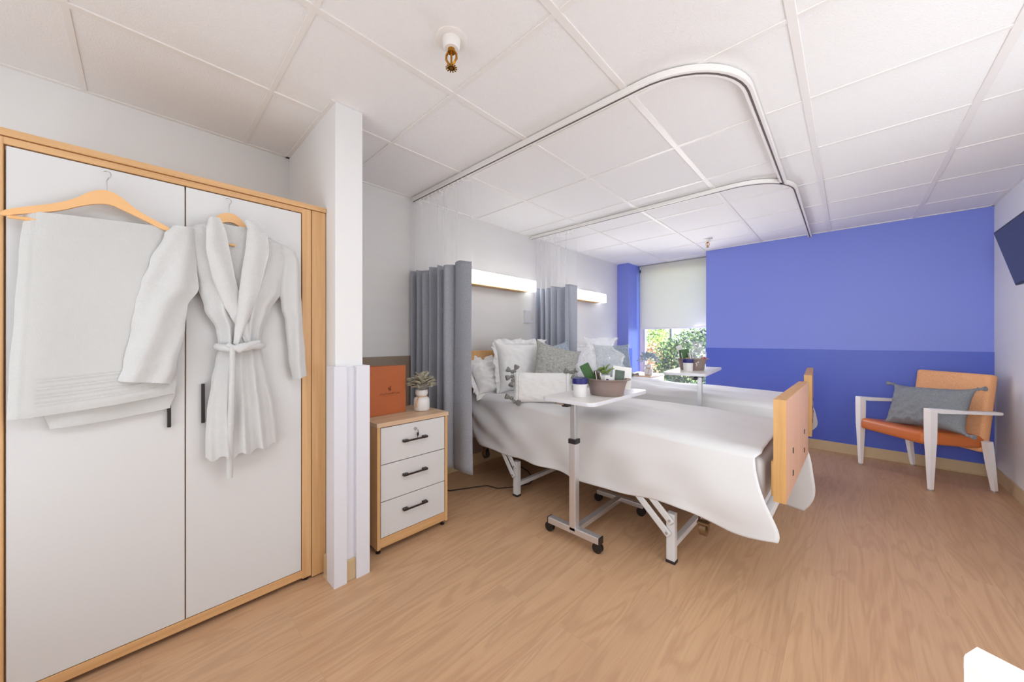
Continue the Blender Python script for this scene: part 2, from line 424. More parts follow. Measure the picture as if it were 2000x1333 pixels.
win = struct(MB().box(XC, XC+.045, YW-.02, YW+.06, .50, 2.33, .003, 1).box(XC+.045, XC+.062, YW, YW+.05, .52, 2.33)
   .box(XC+.062, XC+.09, YW-.015, YW+.05, .50, 2.33, .002, 1).box(XW2-.05, XW2, YW-.02, YW+.06, .50, 2.33, .003, 1)
   .box(XC, XW2, YW-.02, YW+.06, .50, .545, .003, 1).box(XC, XW2, YW-.02, YW+.06, 2.29, 2.33, .003, 1), 'window_1', 'top_white')
MB().box(XC+.09, XW2-.05, YW+.02, YW+.026, .545, 2.29).build('window_pane', 'glass', win)
struct(MB().box(XC, XW2, YB+.12, YW, .465, .495, .004), 'trim_1', 'top_white')
bz = .105
struct(MB().box(XW2, XR, YB-.022, YB-.010, 0, bz, .004).box(XW2, XR, YB-.034, YB-.02, 0, .012, .004), 'baseboard_back', 'base_tan')
struct(MB().box(XR-.012, XR, YF, YB-.02, 0, bz, .004), 'baseboard_right', 'base_tan')
struct(MB().box(XL+.008, XL+.02, .82, YB, 0, bz, .004).box(XL+.02, XL+.03, .82, YB, 0, .01), 'baseboard_left', 'base_tan')
struct(MB().box(-1.96, -1.90, .648, .665, 0, bz, .003).box(-1.822, -1.812, .705, .752, 0, bz, .003)
       .box(-1.94, -1.90, .64, .65, 0, .012), 'baseboard_partition', 'base_tan')

# ------------------------------------------------------------------ ceiling fittings
def track(name, label, pts, wdt=.036, h=.028):
    t = thing(name, label, 'curtain track', pts[0], 0, 'curtain tracks on the ceiling')
    P = [V(p)-V(pts[0]) for p in pts]
    def strip(w_, z0, z1, nm, m, par):
        mb = MB(); rings = []
        for i, p in enumerate(P):
            a = P[max(0, i-1)]; b = P[min(len(P)-1, i+1)]; d = (b-a).normalized(); n = V((-d.y, d.x, 0))
            rings.append([mb.b.verts.new(p+n*(w_/2)+V((0, 0, z1))), mb.b.verts.new(p-n*(w_/2)+V((0, 0, z1))),
                          mb.b.verts.new(p-n*(w_/2)+V((0, 0, z0))), mb.b.verts.new(p+n*(w_/2)+V((0, 0, z0)))])
        for A, B in zip(rings, rings[1:]):
            for k in range(4): mb.b.faces.new((A[k], A[(k+1) % 4], B[(k+1) % 4], B[k]))
        mb.b.faces.new(rings[0]); mb.b.faces.new(rings[-1][::-1])
        return mb.build(nm, m, par, smooth=30)
    strip(wdt, 0, h, 'rail', 'grid', t); strip(.009, -.0015, .004, 'slot', 'slot', t)
    return t
ZT = CEIL-.006-.028
def trackpts(y0, xe, rad, y1, x0=XL+.012):
    pts = [(x0, y0, ZT), (-1.8, y0+.005, ZT), (-1.2, y0+.01, ZT)]
    y0 += .015
    for k in range(13):
        a = -PI/2+PI/2*k/12
        pts.append((xe-rad+rad*math.cos(a), y0+rad+rad*math.sin(a), ZT))
    pts.append((xe-.005, (y0+rad+y1)/2, ZT)); pts.append((xe-.012, y1, ZT))
    return pts
track('curtain_track', 'white curved ceiling track with dark slot above the nearer bed', trackpts(1.565, -.335, .36, 3.27))
track('curtain_track', 'white curved ceiling track above the far bed, ending at the blue wall', trackpts(3.085, -.30, .36, YB-.012))

def sprinkler(label, loc, s=1.0):
    t = thing('fire_sprinkler', label, 'sprinkler', loc, .6, 'ceiling sprinklers')
    MB().lathe([(.046*s, 0), (.046*s, -.003), (.040*s, -.006), (.026*s, -.002), (.024*s, -.022*s), (.020*s, -.028*s), (.001, -.028*s)]).build('escutcheon', 'grid', t, smooth=35)
    fr = MB().cyl((0, 0, -.024*s), (0, 0, -.038*s), .010*s, .011*s)
    for q in (-1, 1):
        fr.tube([(q*.008*s, 0, -.034*s), (q*.015*s, 0, -.044*s), (q*.016*s, 0, -.056*s), (q*.009*s, 0, -.068*s), (q*.002*s, 0, -.074*s)], .0034*s, 8)
    fr.cyl((0, 0, -.072*s), (0, 0, -.082*s), .006*s)
    fr.build('frame_arms', 'brass', t, smooth=35)
    MB().cyl((0, 0, -.038*s), (0, 0, -.072*s), .003*s).build('glass_bulb', 'brass', t, smooth=35)
    df = MB().cyl((0, 0, -.082*s), (0, 0, -.084*s), .009*s)
    for k in range(12):
        a = 2*PI*k/12
        df.box(.006*s, .017*s, -.0018*s, .0018*s, -.084*s, -.0825*s, mtx=Matrix.Rotation(a, 4, 'Z'))
    df.build('deflector', 'brass', t)
sprinkler('brass sprinkler head in a white ceiling cup near the partition wall', (-1.135, .845, CEIL), 1.35)
sprinkler('small sprinkler head hanging from the ceiling beyond the far track', (-1.20, 4.60, CEIL-.004), 1.1)

# ------------------------------------------------------------------ wardrobe with hanging towel and robe
XD = -1.97                                        # door face
wr = thing('wardrobe', 'tall light oak wardrobe with two white doors against the left wall', 'wardrobe', (XD, .10, 0))
def L(y): return y-.10
MB().box(-.64, -.02, L(-.345), L(.594), .05, 1.83).build('body', 'oak', wr)
MB().box(-.64, .008, L(-.36), L(.664), 1.868, 1.892, .003).build('cornice', 'oak_h', wr)
MB().box(-.02, .002, L(-.345), L(.594), 1.842, 1.866, .003).build('top_rail', 'oak_h', wr)
MB().box(-.02, .000, L(-.345), L(.594), .022, .060, .002).build('plinth', 'oak_h', wr)
MB().box(-.02, .004, L(-.352), L(-.305), .018, 1.866, .004).build('stile', 'oak', wr)
MB().box(-.02, .004, L(.552), L(.594), .018, 1.866, .004).build('stile', 'oak', wr)
MB().box(-.60, .001, L(.597), L(.662), .006, 1.866, .002).build('filler_panel', 'oak', wr)
for y0, y1, hy in ((-.301, .1235, .077), (.1275, .549, .179)):
    d = MB().box(-.019, .0, L(y0), L(y1), .063, 1.838, .0015, 1).build('door', 'door', wr)
    MB().box(.012, .020, L(hy-.006), L(hy+.006), .862, 1.026, .002).box(.0, .014, L(hy-.005), L(hy+.005), .864, .874).box(.0, .014, L(hy-.005), L(hy+.005), 1.014, 1.024).build('handle', 'black', d)
for y in (-.33, .573):
    MB().lathe([(.013, 0), (.015, .004), (.015, .010), (.006, .012), (.006, .022)]).build('levelling_foot', 'black', wr, loc=(-.02, L(y), 0), smooth=35)

def outline_slab(mb, pts, x0, x1): return mb.prism(pts, 'x', x0, x1)
# clothes hanger with towel
def smooth_poly(pts, it=2):
    for _ in range(it):
        q = []
        for i in range(len(pts)):
            a = pts[i]; b = pts[(i+1) % len(pts)]
            q += [(a[0]*.75+b[0]*.25, a[1]*.75+b[1]*.25), (a[0]*.25+b[0]*.75, a[1]*.25+b[1]*.75)]
        pts = q
    return pts
XH = -1.925
h1 = thing('clothes_hanger', 'large wooden clothes hanger hooked on the left wardrobe door, carrying the towel', 'hanger', (XH, -.085, 1.60), 0, 'wooden clothes hangers')
hp = [(-.305, 1.596), (-.302, 1.616), (-.268, 1.634), (-.20, 1.665), (-.155, 1.694), (-.125, 1.728), (-.088, 1.748), (-.052, 1.734), (-.012, 1.694), (.04, 1.665), (.086, 1.644), (.068, 1.630),
      (-.0, 1.664), (-.045, 1.684), (-.084, 1.700), (-.14, 1.676), (-.19, 1.642), (-.265, 1.614)]
MB().prism([(a+.085, b-1.60) for a, b in smooth_poly(hp, 2)], 'x', -.006, .006).build('hanger_arms', 'hanger', h1, smooth=30)
MB().cyl((0, -.205, .0), (0, -.05, .006), .006).build('trouser_bar', 'hanger', h1, smooth=30)
def hook(par, y, z0, z1):
    pts = [(0, y, z0), (0, y, z0+.035), (-.004, y+.004, z0+.045)]
    for k in range(9):
        a = -1.2+PI*1.15*k/8
        pts.append((-.012+.0*k-.012*math.sin(max(a, 0)), y+.010*math.cos(a), z1-.014+.014*math.sin(a)))
    MB().tube(pts, .0017, 8).build('hook', 'steel', par, smooth=40)
hook(h1, 0, .145, .222)
XT = -1.93
def cloth_slab(rows, fdepth, nu, nv, back=.012, x0=XT):
    """rows: list of (z, yl, yr) top to bottom; closed thin bag of cloth"""
    zs = [-r[0] for r in rows]
    def edge(z): return interp(zs, [r[1] for r in rows], -z), interp(zs, [r[2] for r in rows], -z)
    mb = MB(); z0 = rows[0][0]; z1 = rows[-1][0]
    F = []; B = []
    for j in range(nv+1):
        v = j/nv; zz = lerp(z0, z1, v); yl, yr = edge(zz)
        fr = []; br = []
        for i in range(nu+1):
            u = i/nu; y = lerp(yl, yr, u)
            dz, dx = fdepth(u, v, y, zz)
            e = (1-(2*u-1)**6)
            fr.append(mb.b.verts.new((x0+dx*max(e, .05), y, zz+dz)))
            br.append(mb.b.verts.new((x0-back*e-.0005, y, zz+dz)))
        F.append(fr); B.append(br)
    for j in range(nv):
        for i in range(nu):
            mb.b.faces.new((F[j][i], F[j][i+1], F[j+1][i+1], F[j+1][i]))
            mb.b.faces.new((B[j][i], B[j+1][i], B[j+1][i+1], B[j][i+1]))
        mb.b.faces.new((F[j][0], F[j+1][0], B[j+1][0], B[j][0])); mb.b.faces.new((F[j][nu], B[j][nu], B[j+1][nu], F[j+1][nu]))
    for i in range(nu):
        mb.b.faces.new((F[0][i], B[0][i], B[0][i+1], F[0][i+1])); mb.b.faces.new((F[nv][i], F[nv][i+1], B[nv][i+1], B[nv][i]))
    return mb
tw = thing('bath_towel', 'large white bath towel folded over the hanger on the left wardrobe door', 'towel', (0, 0, 0))
def td(u, v, y, z):
    dz = (1-v)*(.022*(u-.05))*1.0 + v*(.045*u**1.5)-.0*u
    d = .014+.006*nz(y*5, z*4)+.004*math.sin(u*9+v*2)*v
    if u < .07: d += .004
    # ribbed border near the hem
    if .80 < v < .955 and u > .12: d += .0022*math.sin(v*2*PI*52)
    # ripple at the border
    d += .003*math.exp(-((v-.97)/.02)**2)
    return dz, d
front = cloth_slab([(1.628, -.262, .070), (1.48, -.271, .092), (1.3, -.279, .104), (1.10, -.289, .102), (.99, -.292, .096), (.955, -.294, .092)], td, 70, 130).build('front_layer', 'towel', tw, smooth=60)
def td2(u, v, y, z):
    return v*(.02*u*u)+.012*u, .004+.003*math.sin(u*7)
cloth_slab([(1.58, -.255, .070), (1.2, -.262, .10), (.97, -.225, .095), (.908, -.212, .080)], td2, 40, 60, .007, XT-.016).build('back_layer', 'towel', tw, smooth=60)

# robe
h2 = thing('clothes_hanger', 'small wooden clothes hanger inside the white bathrobe', 'hanger', (-1.935, .262, 1.62), 0, 'wooden clothes hangers')
hp = [(.200, 1.690), (.212, 1.722), (.236, 1.748), (.262, 1.757), (.288, 1.752), (.312, 1.728), (.328, 1.700), (.312, 1.694), (.290, 1.712), (.264, 1.720), (.232, 1.706), (.212, 1.682)]
MB().prism([(a-.262, b-1.62) for a, b in smooth_poly(hp, 2)], 'x', -.006, .006).build('hanger_arms', 'hanger', h2, smooth=30)
MB().cyl((.036, -.044, -.008), (.036, .016, -.006), .005).build('trouser_bar', 'hanger', h2, smooth=30)
hook(h2, 0, .134, .206)
rb = thing('bathrobe', 'white terry bathrobe with tied belt hanging on the right wardrobe door', 'bathrobe', (0, 0, 0))
XB = -1.93
def fold(t, k, ph=0, sharp=1.6):
    s = .5+.5*math.sin(k*t+ph); return s**sharp
def bd(u, v, y, z):
    # upper body, folds converge towards the waist
    cv = 1-(2*u-1)**2
    cx = (u-.5)
    d = .022+.020*cv*(.6+.6*v)
    d += .016*v*fold(u, 26+4*v, 1.2)+.010*fold(u+.35*v, 15, .4)*(.3+v)-.004
    # open neck: chest goes back between the lapels
    neck = math.exp(-(((y-lerp(.268, .31, v))/.035)**2))*max(0, 1-v*1.25)
    d -= .024*neck
    return 0, max(d, .003)
body_rows = [(1.702, .208, .335), (1.676, .150, .415), (1.650, .100, .474), (1.56, .118, .490), (1.44, .158, .456), (1.34, .180, .412), (1.25, .218, .384), (1.20, .224, .377), (1.165, .226, .375)]
cloth_slab(body_rows, bd, 90, 90, .012, XB).build('upper_body', 'terry', rb, smooth=60)
def sd(u, v, y, z):
    k = 2*PI*4.3
    f = .5+.5*math.sin(k*(u+.02*math.sin(v*3))+.8)
    d = .024+.016*(1-(2*u-1)**2)+(.010+.020*v)*(f**1.3)-.006+.008*nz(y*22, z*3, 3)
    hem = v**6*(.010*math.sin(k*u+2.2)+.03*max(0, u-.35)-.0)
    return hem, max(d, .004)
cloth_slab([(1.175, .226, .376), (1.12, .216, .384), (1.04, .203, .402), (.90, .188, .428), (.80, .184, .438), (.713, .184, .442)], sd, 110, 90, .012, XB).build('skirt', 'terry', rb, smooth=60)
# left sleeve spreads over the towel, right sleeve hangs by the stile
def sld(u, v, y, z):
    d = .010+.014*(1-(2*u-1)**2)+.007*math.sin(u*9+v*6)*min(1, v*3)+.006*nz(y*9, z*7)
    return (-.035*(1-u)*v*0)+.030*v*(1-u)*0+.02*v**4*(1-u), d
cloth_slab([(1.655, .085, .150), (1.62, .062, .150), (1.50, .022, .156), (1.42, .0, .162), (1.34, -.015, .128), (1.26, -.025, .121), (1.10, -.045, .097), (1.040, -.058, .084)], sld, 46, 90, .006, XB+.020).build('sleeve', 'terry', rb, smooth=60)
def srd(u, v, y, z):
    d = .012+.014*(1-(2*u-1)**2)+.006*math.sin(u*9+v*4)*min(1, v*3)+.006*nz(y*9, z*7)
    return .016*v**4*(u), d
cloth_slab([(1.650, .440, .475), (1.632, .440, .515), (1.58, .452, .529), (1.45, .446, .536), (1.36, .455, .541), (1.30, .470, .544), (1.12, .484, .555), (1.018, .500, .561)], srd, 40, 90, .006, XB).build('sleeve', 'terry', rb, smooth=60)
# shawl collar: two rolls crossing at the waist
def lapel(path, ws, x):
    mb = MB()
    n = 40
    def fn(i, j):
        t = i; k = t*(len(path)-1); a = min(int(k), len(path)-2); f = k-a
        p = V((path[a][0]*(1-f)+path[a+1][0]*f, path[a][1]*(1-f)+path[a+1][1]*f, 0))
        d = V((path[a+1][0]-path[a][0], path[a+1][1]-path[a][1], 0)).normalized(); nn = V((-d.y, d.x, 0))
        w_ = ws[a]*(1-f)+ws[a+1]*f
        an = 2*PI*j
        q = p+nn*(w_/2*math.cos(an))
        return (x+.009*math.sin(an)+.004*math.sin(t*9)+.005*nz(q.x*26, q.y*9)+.004*math.cos(an*3+t*3), q.x, q.y)
    mb.grid(fn, n, 16)
    bmesh.ops.remove_doubles(mb.b, verts=mb.b.verts, dist=1e-5)
    return mb
lapel([(.207, 1.712), (.212, 1.66), (.219, 1.58), (.238, 1.47), (.268, 1.36), (.305, 1.26), (.322, 1.19)], [.034, .062, .076, .074, .064, .044, .02], XB+.050).build('collar', 'terry', rb, smooth=80)
lapel([(.318, 1.728), (.350, 1.69), (.352, 1.60), (.336, 1.50), (.318, 1.40), (.296, 1.29), (.276, 1.19)], [.034, .070, .084, .080, .066, .044, .02], XB+.058).build('collar', 'terry', rb, smooth=80)
MB().box(XB+.002, XB+.008, .285, .305, 1.635, 1.655, .001).build('neck_label', 'paper', rb)
bl = MB()
bl.tube([(XB+.01, .222, 1.182), (XB+.055, .235, 1.176), (XB+.072, .27, 1.172), (XB+.076, .30, 1.178), (XB+.074, .33, 1.186), (XB+.058, .362, 1.182), (XB+.01, .380, 1.186)], [.014, .016, .017, .019, .017, .016, .014], 12)
bl.tube([(XB+.072, .245, 1.19), (XB+.084, .285, 1.165), (XB+.084, .32, 1.19), (XB+.066, .355, 1.20)], [.010, .013, .013, .010], 10)
bl.tube([(XB+.080, .262, 1.18), (XB+.074, .262, 1.05), (XB+.060, .260, .90), (XB+.045, .258, .76), (XB+.03, .260, .70), (XB+.028, .259, .622)], [.010, .011, .011, .012, .012, .011], 10)
bl.build('belt', 'terry', rb, smooth=60)

# ------------------------------------------------------------------ nightstand
ns = thing('nightstand', 'oak nightstand with three white drawers and a key in the top lock, by the partition', 'nightstand', (-1.90, 1.145, 0), 0, 'nightstands')
HW, DP, NH = .238, .38, .74
MB().box(-DP, .0, -HW, -HW+.018, .03, NH-.022, .001).build('side_panel', 'oak', ns)
MB().box(-DP, .0, HW-.018, HW, .03, NH-.022, .001).build('side_panel', 'oak', ns)
MB().box(-DP, .006, -HW-.004, HW+.004, NH-.024, NH, .002).build('top', 'oak_top', ns)
MB().box(-DP, -.365, -HW+.018, HW-.018, .03, NH-.022).build('back_panel', 'oak', ns)
MB().box(-.02, -.004, -HW+.018, HW-.018, .034, .088, .001).build('plinth', 'oak_h', ns)
MB().box(-.36, -.02, -HW+.019, HW-.019, .07, .705).build('drawer_carcass', 'oak', ns)
for i, (z0, z1) in enumerate(((.093, .291), (.296, .500), (.505, .711))):
    d = MB().box(-.018, .0, -HW+.022, HW-.024, z0, z1, .001, 1).build('drawer_front', 'door', ns)
    zc = z0+.115 if i < 2 else z0+.105
    MB().box(.020, .026, -.085, .075, zc, zc+.010, .001).box(.0, .024, -.085, -.055, zc-.002, zc+.012, .002).box(.0, .024, .045, .075, zc-.002, zc+.012, .002).build('handle', 'dark_bronze', d)
    if i == 2:
        MB().cyl((0, 0, .674), (.006, 0, .674), .009).box(.004, .022, -.0015, .0015, .668, .680).build('lock', 'steel', d, smooth=40)
        MB().tube([(.020, .006, .668), (.022, .008, .655), (.021, .006, .65)], .0018, 6).box(.017, .022, .0, .013, .632, .652, .002).box(.018, .020, .004, .008, .610, .634).build('key', 'dark_bronze', d, smooth=40)
for x in (-.03, -.35):
    for y in (-HW+.02, HW-.02):
        MB().lathe([(.013, 0), (.014, .006), (.006, .010), (.006, .034)]).build('levelling_foot', 'black', ns, loc=(x, y, 0), smooth=35)
n2 = dup(ns); n2.location = (-1.86, 4.79, 0)
n2['label'] = 'nightstand beyond the far bed, mostly hidden, holding the blue-grey plant'

# folder
fo = thing('presentation_folder', 'tan orange presentation folder standing open on the nearer nightstand', 'folder', (-2.10, 1.195, NH+.001), R(2))
MB().box(-.0015, .0015, -.262, 0, 0, .303, .0005, 1).build('front_cover', 'leather', fo)
MB().box(-.0015, .0015, -.255, 0, 0, .303, .0005, 1, mtx=Matrix.Rotation(R(-24), 4, 'Z')).build('back_cover', 'leather', fo)
def text(s, size, name, m, parent, mtx, ext=.0006):
    cu = D.curves.new(name, 'FONT'); cu.body = s; cu.size = size; cu.align_x = 'CENTER'; cu.align_y = 'CENTER'; cu.extrude = ext
    to = D.objects.new('tmp', cu); COL.objects.link(to)
    me = D.meshes.new_from_object(to.evaluated_get(bpy.context.evaluated_depsgraph_get()))
    D.objects.remove(to); me.transform(mtx); me.name = name
    me.materials.clear(); me.materials.append(M[m])
    o = D.objects.new(name, me); COL.objects.link(o); o.parent = parent
    return o
FX = Matrix.Rotation(R(90), 4, 'Z') @ Matrix.Rotation(R(90), 4, 'X')
text('SOUTHAMPTON', .0185, 'lettering', 'emboss', fo, Matrix.Translation((.0018, -.112, .128)) @ FX)
sq = MB()
for k, (dy, dz) in enumerate(((0, 0), (.010, .004))):
    pts = [(.0022, -.118+dy+.004*math.sin(t*.9+k), .145+dz+t*.0035) for t in range(9)]
    sq.tube(pts, [.0010, .0022, .003, .0034, .003, .0034, .0028, .002, .001], 6)
sq.box(.0015, .0020, -.165, -.06, .115, .116)
sq.build('emblem', 'emboss', fo)

def leaf_bm(mb, base, d, ln, wd, cup=.25):
    d = V(d).normalized(); side = d.cross(V((0, 0, 1)))
    if side.length < .1: side = V((1, 0, 0))
    side.normalize(); side = (side+V((random.uniform(-.4, .4), random.uniform(-.4, .4), random.uniform(-.5, .5)))).normalized()
    side = (side-d*side.dot(d)).normalized(); up = side.cross(d)
    nL = 6; rows = []
    for i in range(nL+1):
        t = i/nL; w_ = wd*math.sin(PI*min(1, t**.8*1.0))**.8 if 0 < t < 1 else .0006
        c_ = V(base)+d*(ln*t)+up*(-.18*ln*t*t)
        rows.append([mb.b.verts.new(c_-side*w_/2+up*(w_*cup)), mb.b.verts.new(c_), mb.b.verts.new(c_+side*w_/2+up*(w_*cup))])
    for A, B in zip(rows, rows[1:]):
        for k in range(2): mb.b.faces.new((A[k], A[k+1], B[k+1], B[k]))
def vase_plant(label, loc, leafm, n, ln, wd, spread, hgt):
    t = thing('potted_plant', label, 'plant', loc, 0, 'plants in white jug vases')
    MB().lathe([(.001, .002), (.044, 0), (.050, .004), (.052, .012), (.052, .070), (.047, .086), (.034, .092), (.031, .096), (.036, .102), (.041, .112), (.041, .134), (.038, .138), (.032, .134), (.030, .10), (.001, .095)], n=40).build('vase', 'ceramic', t, smooth=50)
    tn = MB()
    tn.tube([(.034*math.cos(a*2*PI/24), .034*math.sin(a*2*PI/24), .0945) for a in range(24)], .0022, 6, True)
    tn.tube([(.02, -.030, .094), (.030, -.052, .088), (.026, -.062, .06), (.022, -.060, .03), (.02, -.066, .018)], .0022, 6)
    tn.tube([(.02, -.030, .094), (.034, -.050, .084), (.034, -.058, .05), (.036, -.054, .03)], .0018, 6)
    tn.build('twine', 'twine', t, smooth=60)
    st = MB(); lf = MB()
    for k in range(n):
        a = k*2.399; f = (k+.5)/n; el = lerp(1.35, .15, f**.8)
        d = V((math.cos(a)*math.cos(el), math.sin(a)*math.cos(el), math.sin(el)))
        base = V((0, 0, .12))+V((d.x*spread*.55, d.y*spread*.55, hgt*(.30+.7*max(0, math.sin(el)))*.62))
        if k % 3 == 0: st.tube([(0, 0, .10), (base.x*.5, base.y*.5, .12+(base.z-.12)*.6), tuple(base)], .0016, 5)
        leaf_bm(lf, base, d+V((0, 0, random.uniform(-.2, .3))), ln*random.uniform(.8, 1.15), wd*random.uniform(.8, 1.15))
    st.build('stem', 'leaf', t); lf.build('leaves', leafm, t, smooth=0, solid=.0012, fix=False)
    return t
vase_plant('grey-green artificial plant in a white vase with twine, on the nearer nightstand', (-2.06, 1.29, NH), 'leaf', 46, .064, .046, .085, .135)
vase_plant('blue-grey leafy plant in a white vase beside the window', (-1.93, 4.66, NH), 'leaf2', 30, .075, .055, .16, .21)

# ------------------------------------------------------------------ privacy curtains
def curtain(label, x0, x1, y, ztop, zbot, nf, amp, seed, m, wide_last=.24):
    t = thing('privacy_curtain', label, 'curtain', (x0, y, 0), 0, 'privacy curtains gathered by the headboard wall')
    Lx = x1-x0
    rs = random.Random(seed)
    ks = [rs.uniform(.7, 1.3) for _ in range(nf)]; tot = sum(ks); ed = [0]
    for k in ks: ed.append(ed[-1]+k/tot*(1-wide_last))
    amps = [rs.uniform(.75, 1.15)*(1 if i % 2 else -1) for i in range(nf)]
    def off(u, v):
        if u >= 1-wide_last:
            q = (u-(1-wide_last))/wide_last
            return -.25*amp*math.sin(PI*q)+amp*.2*q
        for i in range(nf):
            if u <= ed[i+1]:
                q = (u-ed[i])/(ed[i+1]-ed[i]); return amps[i]*amp*math.sin(PI*q)*(1.0 if v < .5 else 1.0)
        return 0
    def fn(z0, z1, ta=1):
        def f(i, j):
            u, v = i, j; z = lerp(z0, z1, v); vv = (z-zbot)/(2.33-zbot)
            uu = u+.006*math.sin(6*vv+u*9)
            x = Lx*uu+ (.02*(1-vv) if u > .8 else 0)*u
            sx = .35*amp*math.sin(u*nf*PI*1.0+.6)*(1 if u < 1-wide_last else 0)
            yy = off(min(max(uu, 0), 1), vv)*ta*(1+.12*nz(u*8, vv*3, seed))
            zz = z+(.012*math.sin(u*17) if (abs(z-z1) < 1e-6) else 0)
            return (x+sx, yy, zz)
        return f
    MB().grid(fn(zbot, ztop), nf*16+30, 34).build('fabric_panel', m, t, smooth=0, solid=.003, fix=False)
    MB().grid(fn(ztop-.012, ZT-.035), nf*12+20, 10).build('mesh_panel', 'sheer', t, smooth=0, fix=False)
    n = nf+1
    for k in range(n):
        u = (k+.5)/n; x = Lx*u; yy = off(u, 1)*.3
        MB().tube([(x, yy, ZT-.04), (x+.004, yy, ZT-.028), (x, 0, ZT-.016), (x, 0, ZT-.004)], .0016, 6).box(x-.005, x+.005, -.006, .006, ZT-.014, ZT-.002).build('hook', 'grid', t)
    return t
curtain('slate grey privacy curtain with sheer top between the nightstand and nearer bed', -2.632, -1.905, 1.575, 1.765, .27, 12, .046, 3, 'slate', .22)
curtain('pale slate privacy curtain with sheer top between the two beds', -2.60, -2.05, 3.12, 1.785, .27, 11, .042, 8, 'slate_light', .18)

# ------------------------------------------------------------------ overbed lights, wall box, red box, TV, blind
def bedlight(label, y0, y1):
    t = thing('overbed_light', label, 'wall light', (XL+.008, (y0+y1)/2, 1.73), 0, 'overbed wall lights'); h = (y1-y0)/2
    MB().box(-.008, .104, -h+.004, h-.014, .014, .126, .002).build('housing', 'grid', t)
    MB().box(.0, .105, -h+.02, h-.10, .0, .014, .002).build('wood_underside', 'headb', t)
    MB().box(.105, .135, -h, h-.0, .008, .128, .006).box(.02, .110, h-.012, h, .008, .128, .003).build('diffuser', 'glow', t, smooth=30)
    l = area('overbed_tube', (XL+.10, (y0+y1)/2, 1.885), (XL+.16, (y0+y1)/2, 3), .08, h*1.7, .12, (1, .98, .96))
    l2 = area('overbed_tube_down', (XL+.10, (y0+y1)/2, 1.722), (XL+.16, (y0+y1)/2, 0), .08, h*1.7, .03, (1, .98, .96))
bedlight('lit white overbed light on the wall above the nearer headboard', 1.98, 3.01)
bedlight('lit white overbed light on the wall above the far bed', 3.62, 4.57)
wx = thing('intercom', 'small white wall box beside the second curtain', 'wall box', (XL+.008, 3.02, 1.41))
MB().box(-.008, .028, -.06, .06, 0, .13, .004).build('housing', 'guard', wx); MB().box(.028, .036, -.01, .05, .025, .12, .003).build('handset', 'top_white', wx)
MB().box(-.008, .034, -.065, .065, -.010, .0, .002).build('ledge', 'guard', wx)
tag(MB().box(-2.50, -2.448, YB-.026, YB-.008, .93, 1.035, .003).build('alarm_box', 'red'), 'small red box fixed to the blue column by the window', 'wall box')

tv = thing('television', 'black wall-mounted television tilted down on the right wall', 'television', (.832, 3.965, 1.80))
tm = Matrix.Rotation(R(-13.5), 4, 'Y')
MB().box(-.012, .035, -.36, .36, -.205, .205, .004, mtx=tm).build('casing', 'tv_edge', tv)
MB().box(-.0145, -.011, -.348, .348, -.190, .193, .001, 1, mtx=tm).build('screen', 'tv', tv)
MB().box(.02, .09, -.04, .04, -.05, .05, .004).box(.08, .098, -.10, .10, -.12, .12, .004).build('bracket', 'black', tv)

bd_ = thing('roller_blind', 'white roller blind pulled down over the upper window', 'blind', (-1.9, 5.52, 2.36))
MB().box(-.505, .495, -.001, .001, -.965, .02).build('blind_fabric', 'blind', bd_)
MB().box(-.505, .495, -.008, .008, -.985, -.960, .004).build('hem_bar', 'grid', bd_)
MB().cyl((-.53, .03, .0), (.50, .03, .0), .022).build('roller', 'grid', bd_, smooth=30)

